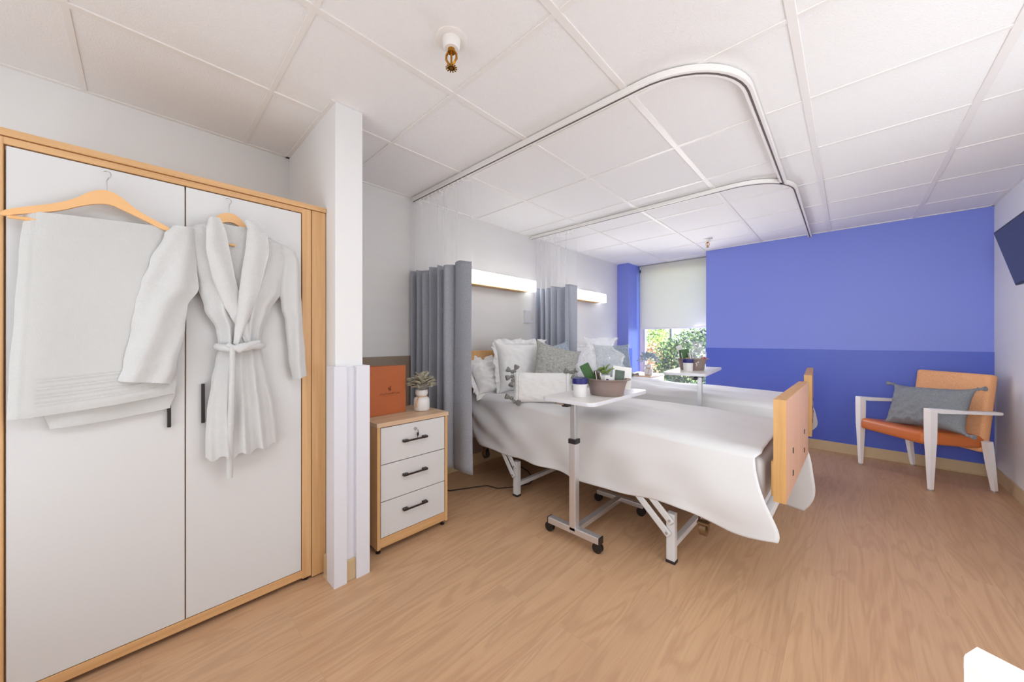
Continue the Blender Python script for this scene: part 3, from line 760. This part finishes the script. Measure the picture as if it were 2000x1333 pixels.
# ------------------------------------------------------------------ beds
def bed(label, loc, rz):
    t = thing('hospital_bed', label, 'bed', loc, rz, 'beds')
    MB().box(.0, .046, -.48, .49, .475, .938, .003).build('footboard', ['foot'], t)
    fb = t.children[0]
    MB().box(-.0006, .0466, -.4806, -.4785, .474, .9386).box(-.0005, .0465, -.4805, .4905, .9375, .9390).build('edge_band', 'foot_edge', fb)
    for y in (-.25, .25):
        for z in (.555, .665): MB().box(.045, .049, y-.007, y+.007, z-.014, z+.014, .002).build('bolt_plate', 'black', fb)
    MB().box(-2.30, -2.262, -.47, .47, .42, 1.108, .003).build('headboard', 'headb', t)
    MB().box(-2.24, -.04, -.455, .455, .43, .655, .05, 4).build('mattress', 'sheet', t, smooth=40)
    fr = MB()
    for y in (-.43, .43): fr.box(-2.26, -.03, y-.02, y+.02, .34, .40, .004)
    for x in (-2.25, -1.6, -.9, -.45, -.04): fr.box(x-.02, x+.02, -.43, .43, .35, .39, .003)
    fr.box(-2.2, -.05, -.43, .43, .40, .43)
    fr.build('frame', 'bed_white', t)
    for y in (-.44, .44): MB().box(-.012, .0, y-.02, y+.02, .49, .65, .003).build('footboard_bracket', 'foot_edge', t)
    for x, sg in ((-.45, -1), (-1.615, 1)):
        lg = MB()
        for y in (-.478, .458): lg.box(x-.022, x+.022, y-.02, y+.02, .012, .268, .003)
        lg.box(x-.016, x+.016, -.46, .46, .075, .105, .002)
        lg.build('leg_frame', 'bed_white', t)
        for y in (-.478, .458):
            MB().box(x-.025, x+.025, y-.023, y+.023, 0, .016, .003).build('rubber_foot', 'rubber', t)
            s_ = y-.030 if y < 0 else y+.030
            def arm(p0, p1, wd=.040):
                d = V((p1[0]-p0[0], 0, p1[1]-p0[1])); ln = d.length; an = -math.atan2(d.z, d.x)
                mt = Matrix.Translation((p0[0], s_, p0[1])) @ Matrix.Rotation(an, 4, 'Y')
                return mt, ln
            for p0, p1 in ((((x-.0, .235)), ((x-.13 if sg < 0 else x-.10), .36)), (((x-.015, .165)), ((x-.22 if sg < 0 else x-.16), .36))):
                mt, ln = arm(p0, p1); MB().box(-.018, ln, -.004, .004, -.019, .019, .006, mtx=mt).build('brace', 'bed_white', t)
            for bx_, bz_ in ((x, .235), (x-.015, .165)):
                MB().cyl((bx_, s_-.004 if y < 0 else s_-.006, bz_), (bx_, s_-.010 if y < 0 else s_+.010, bz_), .007).build('bolt', 'steel', t, smooth=30)
    for x in (-.30, -2.02):
        for y in (-.44, .43):
            c_ = MB().cyl((x, y, .34), (x, y, .30), .014).box(x-.026, x+.026, y-.020, y+.020, .285, .302, .004)
            for q in (-1, 1):
                if x > -1: c_.box(x+q*.022-.002, x+q*.022+.002, y-.016, y+.016, .215, .30, .001)
                else: c_.box(x-.016, x+.016, y+q*.020-.002, y+q*.020+.002, .215, .29, .001)
            if x > -1: c_.box(x-.022, x+.034, y-.050, y-.012, .262, .272, .003)
            k = c_.build('caster', 'caster_brown', t, smooth=30)
            (MB().cyl((x-.015, y, .226), (x+.015, y, .226), .038, n=28) if x > -1 else MB().cyl((x, y-.014, .224), (x, y+.014, .224), .036, n=28)).build('wheel', 'caster_brown' if x > -1 else 'rubber', k, smooth=30)
    return t
B1 = (-.240, 2.465, 0); B1R = R(-.84)
B2 = (-.268, 3.985, 0); B2R = R(2.6)
bed('nearer hospital bed with maple footboard and white folding legs', B1, B1R)
bed('far hospital bed with its maple footboard, by the window', B2, B2R)

def spread(label, loc, rz, hem_n, hem_f, seed, flare=1.0):
    """white coverlet draped over the mattress; local frame as the bed's"""
    x0, x1 = -2.235, -.048
    hw = .478
    def fn(i, j):
        t, s = i, j
        x = lerp(x0, x1, t)
        zt = interp([0, .25, .55, 1], [.735, .742, .715, .692], t)
        zt += .006*nz(x*3, s*4, seed)
        a, b = .36, .66
        foot = max(0, (t-.86)/.14)
        if s < a:                                        # near drop
            d = 1-s/a                                    # 0 at the edge, 1 at the hem
            hem = interp(hem_n[0], hem_n[1], t)
            k = d**.92
            z = lerp(zt-.03, hem, k)
            folds = .018*math.sin(20*t*1.5-5.0*d+seed)*(.25+.75*d)*(1.0-.55*t) + .014*math.sin(41*t+3*d+seed)*d*d + .010*nz(x*2.2+d*1.5, d*2.5-x, seed)*min(1, d*4)
            swoop = .020*max(0, 1-t*2.6)*math.sin(11*(d*1.1-t*3.2)+.5)*min(1, d*3)
            sag = .018*math.sin(PI*min(1, d*1.15))
            y = -hw-.012-sag*.6-.030*d-folds*.8-swoop-.035*foot*d*flare
            z -= .012*d*math.sin(9*t+1)*(1-foot)
            z -= .05*d*d*foot*math.sin(foot*PI*.9)
            x += (.125*d*d*flare-.05*d**9)*foot**1.5-.02*(1-d)*foot
            x += .01*d*math.sin(6*t*PI)
        elif s > b:                                      # far drop
            d = (s-b)/(1-b); hem = interp(hem_f[0], hem_f[1], t)
            z = lerp(zt-.03, hem, d**.92)
            y = hw+.012+.03*d+.016*math.sin(24*t+4*d)*d+.05*foot*d
            x += (.13*math.sin(PI*min(1, d*.85))+.0*d)*foot**1.2*flare
            x += .012*math.sin(9*d)*foot
        else:
            q = (s-a)/(b-a); u = 2*q-1
            y = u*hw
            e = abs(u)**14
            z = zt-.03*e
            z += .006*math.sin(7*u+10*t)*math.exp(-((t-.5)/.5)**2)+.004*nz(x*9, u*5, seed+2)
            z += .007*math.exp(-((u+.5-.25*math.sin(5*t))/.07)**2)*max(0, 1-2*t) 
            z += .004*math.exp(-((u-.15*math.sin(4*t+1))/.05)**2)*math.sin(PI*t)
            y += .0
        return (x, y, z)
    o = MB().grid(fn, 170, 120).build('coverlet', 'sheet', None, loc=loc, smooth=0, solid=.004, fix=False, rot=(0, 0, rz))
    o.location.z = 0
    return tag(o, label, 'bedspread', 'white coverlets on the beds')
spread('smooth white coverlet draped over the nearer bed down its side', B1, B1R,
       ([0, .12, .30, .60, .82, .93, 1], [.42, .335, .300, .298, .340, .318, .345]), ([0, .8, 1], [.30, .20, .07]), 1.3)
spread('smooth white coverlet draped over the far bed', B2, B2R,
       ([0, .5, .9, 1], [.33, .30, .28, .26]), ([0, 1], [.35, .30]), 4.7, 1.0)

# pillows ----------------------------------------------------------------
def pillow(name, label, cat, w_, h_, d_, loc, rot, m, flange=0, corner=.06, group=None, seed=0, wrinkle=.01, pw=.5, droop=0, pat=None):
    """stuffed cushion: width along local x, height along local z, face to local -y"""
    t = thing(name, label, cat, loc, 0, group); t.rotation_euler = rot
    nu = 44; mb = MB()
    def sh(u, v, sgn):
        ex = u*w_/2*(1-.07*(1-u*u)*0-.05*(1-abs(v)**2)*abs(u)) ; ez = v*h_/2*(1-.05*(1-abs(u)**2)*abs(v))
        # pinched corners
        kx = abs(u)**6*abs(v)**6
        ex *= 1+corner*kx; ez *= 1+corner*kx
        th = d_/2*(max(0, 1-u**4)*max(0, 1-v**4))**pw
        th *= 1+.10*nz(u*2, v*2, seed)
        th += wrinkle*nz(u*6+seed, v*6, seed)*min(1, (1-u*u)*(1-v*v)*6)
        th += wrinkle*.6*math.sin(14*(abs(u)+abs(v)))*abs(u*v)*min(1, (1-u*u)*(1-v*v)*4)
        if pat: th += pat(u, v)*min(1, (1-u*u)*(1-v*v)*5)
        if droop: ez -= droop*(1-u*u)*max(0, v)
        return (ex, -sgn*max(th, .001), ez+h_/2)
    for sgn in (1, -1):
        mb.grid(lambda i, j: sh(2*i-1, 2*j-1, sgn), nu, nu)
    bmesh.ops.remove_doubles(mb.b, verts=mb.b.verts, dist=.0025)
    mb.build('pillow_body', m, t, smooth=0)
    if flange:
        fl = MB(); n = 220
        def ring(i, j):
            a = i*4; k = int(a) % 4; f = a-int(a)
            P_ = [(-1, -1), (1, -1), (1, 1), (-1, 1)]
            p = P_[k]; q = P_[(k+1) % 4]; u = lerp(p[0], q[0], f); v = lerp(p[1], q[1], f)
            s_ = 1+j*flange
            base = sh(u*.97, v*.97, 0)
            rr = .018*math.sin(i*2*PI*17)*j+.010*math.sin(i*2*PI*41+1)*j
            return (u*w_/2*.97+u*flange*j*(1+.15*math.sin(i*90)), rr, h_/2+v*h_/2*.97+v*flange*j*(1+.15*math.cos(i*80)))
        fl.grid(ring, n, 5, True)
        fl.build('ruffle', m, t, smooth=0, solid=.003, fix=False)
    return t
def tassel(par, p, d, ln=.055, r=.014):
    mb = MB(); p = V(p); d = V(d).normalized()
    mb.tube([p, p+d*ln*.18, p+d*ln*.34, p+d*ln*.42, p+d*ln*.7, p+d*ln], [r*.35, r*.95, r*.7, r*.45, r*1.05, r*1.25], 10)
    mb.build('tassel', 'tassel' if par.get('t') is None else par['t'], par, smooth=50)
def rot3(nx, ny, lean, roll=0):
    """face normal (nx,ny) horizontally, leaning back by lean degrees"""
    rz = math.atan2(nx, -ny)
    m = Matrix.Rotation(rz, 3, 'Z') @ Matrix.Rotation(R(-lean), 3, 'X') @ Matrix.Rotation(R(roll), 3, 'Y')
    return m.to_euler()
PG = 'white pillows on the nearer bed'
pillow('bed_pillow', 'white ruffled pillow slumped against the nearer headboard, lowest at left', 'pillow', .60, .34, .15, (-2.26, 2.30, .742), rot3(1, -.12, 38), 'pillow', .05, group=PG, seed=2, wrinkle=.02)
pillow('bed_pillow', 'white rounded pillow behind the tall ruffled one, by the second curtain', 'pillow', .56, .46, .16, (-2.30, 2.66, .74), rot3(1, -.05, 12), 'pillow', 0, group=PG, seed=5, corner=-.12)
pillow('bed_pillow', 'tall white ruffled square pillow upright on the nearer bed', 'pillow', .50, .44, .16, (-2.14, 2.42, .745), rot3(1, -.35, 12), 'pillow', .045, group=PG, seed=9, corner=.13)
c1 = pillow('throw_cushion', 'grey cushion with an olive light tint behind the white tasselled one on the nearer bed', 'cushion', .43, .41, .13, (-1.89, 2.52, .762), rot3(1, -.50, 16, 15), 'cush_b', seed=3, corner=.10, group='grey cushions')
c2 = pillow('throw_cushion', 'grey cushion with a blue light tint tucked rearmost behind the olive-tinted one on the nearer bed', 'cushion', .42, .42, .13, (-2.00, 2.80, .757), rot3(1, -.45, 18, -10), 'cush', seed=6, corner=.10, group='grey cushions')
lp = pillow('throw_cushion', 'small white lumbar cushion with grey tassels and stitched edges on the nearer bed', 'cushion', .46, .235, .10, (-1.685, 2.105, .728), rot3(.60, -.80, 12), 'pillow', seed=7, corner=.05, wrinkle=.006)
lp['t'] = 'tassel'
st = MB()
for u in (-.90, -.78, .78, .90):
    for k in range(22):
        v = -.92+1.84*k/22
        x = u*.23; z = .1175+v*.1175; z2 = .1175+(v+.055)*.1175
        yy = -.05*((1-u**4)*(1-v**4))**.5-.002; y2 = -.05*((1-u**4)*max(0, 1-(v+.055)**4))**.5-.002
        st.tube([(x, yy, z), (x, y2, z2)], .0011, 5)
st.build('stitching', 'stitch', lp)
for u, v, d in ((-1, 1, (-1, -.3, .5)), (-1, 1, (.5, -.3, .9)), (-1, .75, (-.9, -.4, -.3)), (-1, .55, (-.3, -.4, -1)), (1, 1, (-1, -.3, .35)), (1, 1, (.3, -.3, .2)), (1, .8, (.9, -.3, -.5)), (1, .8, (.4, -.4, -1)), (-1, -.8, (-.9, -.4, .3)), (-1, -.95, (.8, -.5, -.25)), (1, -.9, (.9, -.3, -.2))):
    tassel(lp, (u*.225, -.006, .1175+v*.112), d, .062, .018)
pillow('bed_pillow', 'white pillow standing against the wall on the far bed', 'pillow', .60, .40, .15, (-2.36, 3.86, .742), rot3(1, -.1, 18), 'pillow', .04, group='white pillows on the far bed', seed=12)
c3 = pillow('throw_cushion', 'pale blue-grey cushion leaning on the far bed, nearest the window', 'cushion', .46, .43, .13, (-2.12, 4.12, .742), rot3(.75, -.66, 22), 'cush', seed=15, corner=.10)
c3['t'] = 'tassel'; tassel(c3, (.20, -.02, .02), (.8, -.3, 0), .09, .016)

# ------------------------------------------------------------------ overbed tables
def overbed_table(label, loc, rz, h, ln=.72, xa=-.155, xb=.20):
    t = thing('overbed_table', label, 'overbed table', loc, rz, 'overbed tables')
    # local origin: foot of the column; top reaches along +y
    def rr(x0, x1, y0, y1, r):
        pts = []
        for cx, cy, a0 in ((x1-r, y1-r, 0), (x0+r, y1-r, 90), (x0+r, y0+r, 180), (x1-r, y0+r, 270)):
            for k in range(7): a = R(a0+15*k); pts.append((cx+r*math.cos(a), cy+r*math.sin(a)))
        return pts
    MB().prism(rr(xa, xb, -.125, ln-.125, .045), 'z', h-.022, h).build('table_top', 'top_white', t, smooth=30)
    MB().prism(rr(xa-.002, xb+.002, -.127, ln-.123, .046), 'z', h-.019, h-.004).build('edge_band', 'guard', t, smooth=30)
    MB().box(-.022, .022, -.022, .022, .07, .60, .004).build('column', 'chrome', t)
    MB().box(-.017, .017, -.017, .017, .55, h-.03, .003).build('inner_column', 'steel', t)
    MB().box(-.026, .026, -.026, .026, .590, .618, .003).build('collar', 'black', t)
    MB().box(-.03, .03, -.05, .40, h-.036, h-.022, .003).box(-.05, -.01, -.06, .0, h-.058, h-.034, .006).build('lift_bracket', 'black', t)
    MB().tube([(-.03, -.05, h-.045), (-.07, -.075, h-.036), (-.075, -.09, h-.034)], .007, 8).build('lever', 'steel', t, smooth=30)
    bs = MB().box(-.185, .175, -.022, .022, .055, .093, .004).box(-.02, .02, .02, .565, .055, .085, .003).box(-.175, .175, .565, .60, .055, .085, .003)
    bs.build('base_frame', 'chrome', t)
    for q in (-1, 1): MB().box(q*.18-.006, q*.18+.001, -.023, .023, .054, .094, .002).build('end_cap', 'black', t)
    for x, y in ((-.175, 0), (.165, 0), (-.165, .582), (.165, .582)):
        ca = MB().cyl((x, y, .055), (x, y, .044), .010).box(x-.024, x+.010, y-.012, y+.012, .036, .050, .004)
        ca = ca.build('caster', 'rubber', t, smooth=30)
        MB().cyl((x-.006, y-.014, .029), (x-.006, y-.003, .029), .029, n=28).cyl((x-.006, y+.003, .029), (x-.006, y+.014, .029), .029, n=28).build('wheel', 'black', ca, smooth=30)
    return t
T1 = (-1.19, 1.79, 0); H1 = .868
overbed_table('chrome and white overbed table standing at the near side of the first bed', T1, R(0), H1)
T2 = (-.885, 3.17, 0); H2 = .940
overbed_table('white overbed table standing in front of the window and far bed', T2, R(5.5), H2, .88, -.26, .06)

# basins with gifts ---------------------------------------------------------
def basin(label, loc, s=1.0):
    o = MB().lathe([(.001, .004), (.092, .004), (.100, 0), (.104, .004), (.112, .05), (.126, .094), (.146, .098), (.147, .103), (.126, .103), (.120, .095), (.108, .05), (.098, .010), (.001, .010)], n=48, sx=s, sy=s*.86).build('wash_basin', 'basin', None, loc=loc, smooth=50)
    return tag(o, label, 'basin', 'taupe basins on the overbed tables')
ZB = H1+.0005
bx, by = -1.090, 2.00
basin('taupe plastic wash basin on the nearer overbed table', (bx, by, ZB), 1.0)
def canister(label, loc, r=.043, h=.112):
    t = thing('canister', label, 'canister', loc, 0, 'white canisters with navy lids')
    MB().lathe([(.001, 0), (r*.86, 0), (r*.90, .004), (r*.96, h*.62), (r, h*.72), (.001, h*.72)], n=36).build('cup_body', 'cup', t, smooth=40)
    MB().lathe([(.001, h*.70), (r*1.03, h*.70), (r*1.05, h*.74), (r*1.05, h*.98), (r*1.0, h), (.001, h*.985)], n=36).build('cup_lid', 'navy', t, smooth=40)
    MB().box(.026, .0268, -.026, -.022, .040, .052).build('mark', 'navy', t, rot=(0, 0, R(-18)))
    return t
canister('white canister with navy lid beside the basin on the nearer overbed table', (-1.165, 1.815, ZB))
def slab(name, label, cat, w_, h_, th, loc, rz, tilt, roll, m, kids=()):
    t = thing(name, label, cat, loc, 0)
    t.rotation_euler = (Matrix.Rotation(rz, 3, 'Z') @ Matrix.Rotation(R(roll), 3, 'Y') @ Matrix.Rotation(R(-tilt), 3, 'X')).to_euler()
    MB().box(-w_/2, w_/2, -th/2, th/2, 0, h_, .001, 1).build('cover', m, t)
    for nm, x0, x1, z0, z1, mm in kids: MB().box(x0, x1, -th/2-.0012, -th/2+.0002, z0, z1).build(nm, mm, t)
    return t
CA = math.atan2(657, 690)                      # facing towards the room's front right
slab('green_box', 'dark green box standing tilted in the basin on the nearer overbed table', 'box', .058, .175, .026, (bx-.055, by-.03, ZB+.03), CA, 0, -27, 'green')
slab('snack_bar', 'brown and cream packet standing in the nearer basin, beside the green box', 'packet', .016, .12, .04, (bx-.035, by-.035, ZB+.03), CA, 0, -10, 'brown_card', (('stripe', -.008, -.004, 0, .12, 'paper'),))
slab('snack_bar', 'brown striped packet in the nearer basin, touching the leaves', 'packet', .016, .11, .04, (bx-.015, by-.03, ZB+.03), CA, 0, -12, 'brown_card', (('stripe', .003, .008, 0, .11, 'paper'),))
slab('photo_card', 'white card with a framed picture leaning at the right of the nearer basin', 'card', .12, .14, .012, (bx+.066, by+.055, ZB+.035), CA, 12, 8, 'paper', (('printed_picture', -.045, .015, .03, .115, 'picture'),))
slab('paper_packet', 'small white printed packet at the front of the nearer basin', 'packet', .055, .075, .01, (bx+.035, by-.06, ZB+.045), CA, 8, 14, 'paper', (('print', -.018, -.002, .045, .058, 'navy'),))
slab('paper_packet', 'flat white packet in the middle of the nearer basin', 'packet', .075, .085, .01, (bx-.0, by-.02, ZB+.035), CA, 4, -4, 'paper', (('print', .0, .024, .02, .032, 'leaf_green'),))
lf = MB()
for k in range(16):
    a = random.uniform(-1.2, 1.8)
    leaf_bm(lf, (random.uniform(-.055, .02), random.uniform(-.01, .02), random.uniform(.09, .13)), (math.cos(a)*.9, random.uniform(-.4, .2), .35+.6*random.random()), .042, .030)
tag(lf.build('leaf_sprig', 'leaf_green', None, loc=(bx-.01, by-.0, ZB+.03), smooth=0, solid=.001, fix=False), 'pale green leafy sprig sticking out of the nearer basin', 'plant')
def crumple(name, label, loc, w_, h_, d_, seed, rz):
    def fn(i, j):
        a = i*2*PI; v = j
        prof = interp([0, .3, .62, .8, .9, 1], [.62, 1.0, .85, .50, .62, .78], v)
        r = prof*(1+.22*nz(math.cos(a)*2.2+seed, math.sin(a)*2.2, v*4)+.14*nz(math.cos(a)*7, math.sin(a)*7+seed, v*9))
        return (math.cos(a)*r*w_/2, math.sin(a)*r*d_/2, v*h_+.03*nz(math.cos(a)*3, math.sin(a)*3+seed, 5)*v)
    o = MB().grid(fn, 70, 34, True).build(name, 'wrap', None, loc=loc, fix=False, rot=(0, 0, rz))
    return tag(o, label, 'plastic wrap', 'clear gift wrap in the basins')
crumple('gift_wrap', 'crumpled clear cellophane wrap bulging up from the nearer basin', (bx-.07, by+.06, ZB+.05), .29, .30, .14, 3.1, CA)

# second basin
ZB2 = H2+.0005; cx2, cy2 = -1.02, 3.42
basin('taupe wash basin on the overbed table in front of the window', (cx2, cy2, ZB2), .95)
canister('white canister with navy lid in front of the basin by the window', (-.995, 3.235, ZB2), .040, .104)
sg = MB(); P0 = []
for k in range(26):
    t_ = k/25; a = t_*PI*3
    P0.append((.010*math.sin(a)*(.6+t_*.5), 0, .012+.045*t_))
sg.tube(P0, .0026, 6)
ob = [o for o in D.objects if o.name.startswith('wash_basin')][-1]
q = sg.build('white_emblem', 'top_white', None); q.parent = ob; q.location = (.055, -.092, .03); q.rotation_euler = (R(10), R(18), CA*.6)
slab('white_sleeve', 'tall pale card leaning at the back left of the basin by the window', 'card', .055, .21, .006, (cx2-.055, cy2+.04, ZB2+.02), CA, 0, -22, 'paper')
slab('green_box', 'green box with a small pale mark standing in the basin by the window', 'box', .075, .155, .03, (cx2-.035, cy2-.03, ZB2+.03), CA, 0, -10, 'green', (('pale_mark', -.005, .022, .055, .078, 'hanger'), ('edge_stripe', -.036, -.031, .0, .13, 'paper')))
slab('snack_bar', 'pale blue and brown packet in the basin by the window', 'packet', .022, .125, .03, (cx2+.015, cy2-.03, ZB2+.03), CA, 0, -14, 'paper', (('stripe', .002, .008, 0, .12, 'brown_card'),))
crumple('gift_wrap', 'crumpled clear wrap in the basin by the window', (cx2+.035, cy2+.03, ZB2+.05), .15, .20, .11, 7.7, CA)
tag(MB().lathe([(.001, 0), (.022, .004), (.026, .014), (.018, .026), (.001, .030)], n=18).build('red_packet', 'red', None, loc=(cx2+.085, cy2+.03, ZB2+.086), smooth=50), 'small red item at the rim of the basin by the window', 'packet')

# ------------------------------------------------------------------ armchairs
def armchair(label, loc, rz):
    """local +x is the sitter's right-to-left axis, -y is the front"""
    t = thing('armchair', label, 'armchair', loc, rz, 'ivory framed orange armchairs')
    W, DPT = .60, .50
    for q in (-1, 1):
        # front leg: wide at the seat, tapers to the floor, carries the arm
        mb = MB()
        x = q*W/2
        n = 14
        def legf(i, j):
            z = [0.012, .15, .30, .40, .52, .63, .655][min(6, int(round(j*6)))]
            w_ = interp([0, .30, .45, .655], [.024, .040, .050, .052], z); dd = interp([0, .30, .45, .655], [.024, .042, .052, .052], z)
            a = i*4; k = int(a) % 4; P_ = [(-1, -1), (1, -1), (1, 1), (-1, 1)]
            return (x+P_[k][0]*w_/2, P_[k][1]*dd/2+.022, z)
        mb.grid(legf, 4, 6, True)
        bmesh.ops.contextual_create(mb.b, geom=[e for e in mb.b.edges if e.is_boundary and e.verts[0].co.z < .02 and e.verts[1].co.z < .02])
        mb.box(x-.026, x+.026, -.006, .050, .630, .660, .006)
        mb.build('leg', 'chair_white', t, smooth=40)
        MB().prism([(-.004, .660), (-.004, .645), (.045, .628), (.08, .622), (.30, .618), (.53, .612), (.54, .618), (.54, .630), (.53, .636), (.30, .642), (.08, .656)], 'x', x-.022, x+.022).build('arm', 'chair_white', t)
        MB().tube([(x, DPT-.055, .40), (x, DPT-.03, .22), (x, DPT-.0, .012)], [.030, .026, .018], 4).build('leg', 'chair_white', t)
        for y in (.022, DPT-.0): MB().cyl((x, y, 0), (x, y, .014), .013).build('glide', 'steel', t, smooth=30)
    mb = MB()
    sm = Matrix.Translation((0, .262, .395)) @ Matrix.Rotation(R(-4), 4, 'X')
    mb.box(-W/2+.03, W/2-.03, -.275, .235, -.052, .045, .034, 5, mtx=sm)
    for v in mb.b.verts:
        if v.co.z > .40: v.co.z += .016*(1-(v.co.x/(W/2))**2)
    mb.build('seat', 'vinyl', t, smooth=50)
    bk = Matrix.Translation((0, .425, .305)) @ Matrix.Rotation(R(-7), 4, 'X')
    MB().box(-W/2+.03, W/2-.03, -.0, .075, 0, .63, .026, 4, mtx=bk).build('backrest', 'orange', t, smooth=40)
    return t
cf = V((-.76, -.65, 0)).normalized()
crz = math.atan2(cf.x, -cf.y)
# front right leg at (.49, 4.37)
side = V((math.cos(crz), math.sin(crz), 0))
fr_mid = V((.466, 4.372, 0))-side*(.31)*(-1 if side.x < 0 else 1)
armchair('orange armchair with ivory arms holding a grey cushion, in the corner', (fr_mid.x, fr_mid.y-.035, 0), crz)
ac2 = (.165, 1.035)
a2 = armchair('ivory armchair mostly out of frame at the lower right, only its arm end shows', (0, 0, 0), 0)
# arm runs away to the right of the picture
adir = V((.90, -.44, 0)).normalized()        # direction from arm front to its back
arz = math.atan2(-adir.x, adir.y)
a2.rotation_euler.z = arz
sd2 = V((math.cos(arz), math.sin(arz), 0))
a2.location = V((ac2[0], ac2[1], 0))+sd2*.305+V((-.002, -.02, 0))

kc = pillow('throw_cushion', 'charcoal knitted cushion with corner tassels resting in the orange armchair', 'cushion', .50, .36, .15,
            (.455, 4.60, .462), rot3(-.62, -.79, 22, -3), 'knit', seed=21, corner=.13, wrinkle=.012,
            pat=lambda u, v: .014*max(abs(math.sin(5*(u*1.5+v))), abs(math.sin(5*(u*1.5-v))))**6)
kc['t'] = 'knit'
for u, v in ((-1, 1), (1, 1), (-1, -1), (1, -1)):
    tassel(kc, (u*.262, 0, .18+v*.19), (u*.9, -.1, -.15 if v < 0 else .1), .055, .015)

# ------------------------------------------------------------------ cord on the floor
cp = [(-2.45, 1.62), (-2.30, 1.70), (-2.22, 1.86), (-2.16, 1.97), (-2.06, 1.99), (-1.98, 2.10), (-1.93, 2.24), (-1.97, 2.34), (-2.12, 2.44), (-2.3, 2.5)]
tag(MB().tube([(x, y, .0055+.0*i) for i, (x, y) in enumerate(cp)], .0045, 8).build('power_cord', 'cord', smooth=40), 'dark power cord trailing on the floor behind the nightstand and under the bed', 'cord')

# ------------------------------------------------------------------ garden outside the window
tag(MB().box(-30, 20, YW+.15, 40, -.35, -.25).build('lawn', 'grass'), 'sunlit green lawn outside the window', 'lawn', kind='stuff')
tag(MB().box(-12, 3, 10.4, 12.6, -.248, -.235).build('garden_path', 'paving'), 'pale paved path crossing the lawn outside the window', 'path', kind='stuff')
bld = thing('building', 'pale grey building across the garden seen through the window', 'building', (-7, 19, -.25))
MB().box(-6, 9, 0, 4, 0, 3.4).build('facade', 'stucco', bld); MB().box(-6.3, 9.3, -.8, 4, 3.4, 3.8).build('roof', 'roof', bld)
MB().box(2.8, 4.0, -.03, .02, .9, 2.2).build('window', 'iron', bld)
tag(MB().cyl((-3.56, 10.1, -.25), (-3.56, 10.1, 4), .028, n=12).build('garden_post', 'iron', smooth=30), 'thin dark post standing in the garden', 'post')
def bush(name, label, loc, rx, ry, rz_, n, size, m, seed, trunk=True):
    rs = random.Random(seed); t = thing(name, label, 'shrub', loc, 0, 'garden shrubs outside the window')
    mb = MB()
    for k in range(n):
        a = rs.uniform(0, 2*PI); cz = rs.uniform(-1, 1); rr_ = (rs.uniform(.45, 1))**.5*(1+.25*noise.noise(V((math.cos(a)*1.7+seed, math.sin(a)*1.7, cz*2))))
        sn = math.sqrt(max(0, 1-cz*cz)); p = V((math.cos(a)*sn*rx*rr_, math.sin(a)*sn*ry*rr_, rz_+cz*rz_*rr_))
        d = V((rs.uniform(-1, 1), rs.uniform(-1, 1), rs.uniform(-.4, 1))).normalized(); sd_ = d.orthogonal().normalized()
        sd_ = (Matrix.Rotation(rs.uniform(0, 6.28), 3, d) @ sd_)
        l_ = size*rs.uniform(.7, 1.3); w_ = l_*.42
        mb.b.faces.new([mb.b.verts.new(q_) for q_ in (p, p+d*l_*.5+sd_*w_, p+d*l_, p+d*l_*.5-sd_*w_)])
    mb.build('foliage', m, t, fix=False)
    if trunk:
        st_ = MB()
        for k in range(7):
            a = rs.uniform(0, 6.28); st_.tube([(0, 0, -.0), (math.cos(a)*rx*.3, math.sin(a)*ry*.3, rz_*.8), (math.cos(a)*rx*.7, math.sin(a)*ry*.7, rz_*1.5)], [.03, .02, .008], 6)
        st_.build('stems', 'twig', t)
    return t
bush('hedge', 'big rounded dark green hedge close outside the window at right', (-2.02, 7.3, -.25), .88, .62, .84, 11000, .052, 'hedge', 1)
bush('garden_shrub', 'loose reddish twiggy shrub between the hedge and lawn', (-3.35, 8.6, -.25), .55, .5, .52, 2400, .05, 'photinia', 2)
bush('garden_shrub', 'red-tipped shrub outside at the left of the window', (-3.95, 9.3, -.25), .55, .55, .72, 4200, .055, 'photinia', 3)
bush('garden_shrub', 'bright green shrub behind the red-tipped one outside', (-4.75, 11.2, -.25), .75, .7, 1.25, 6500, .07, 'shrub', 4)
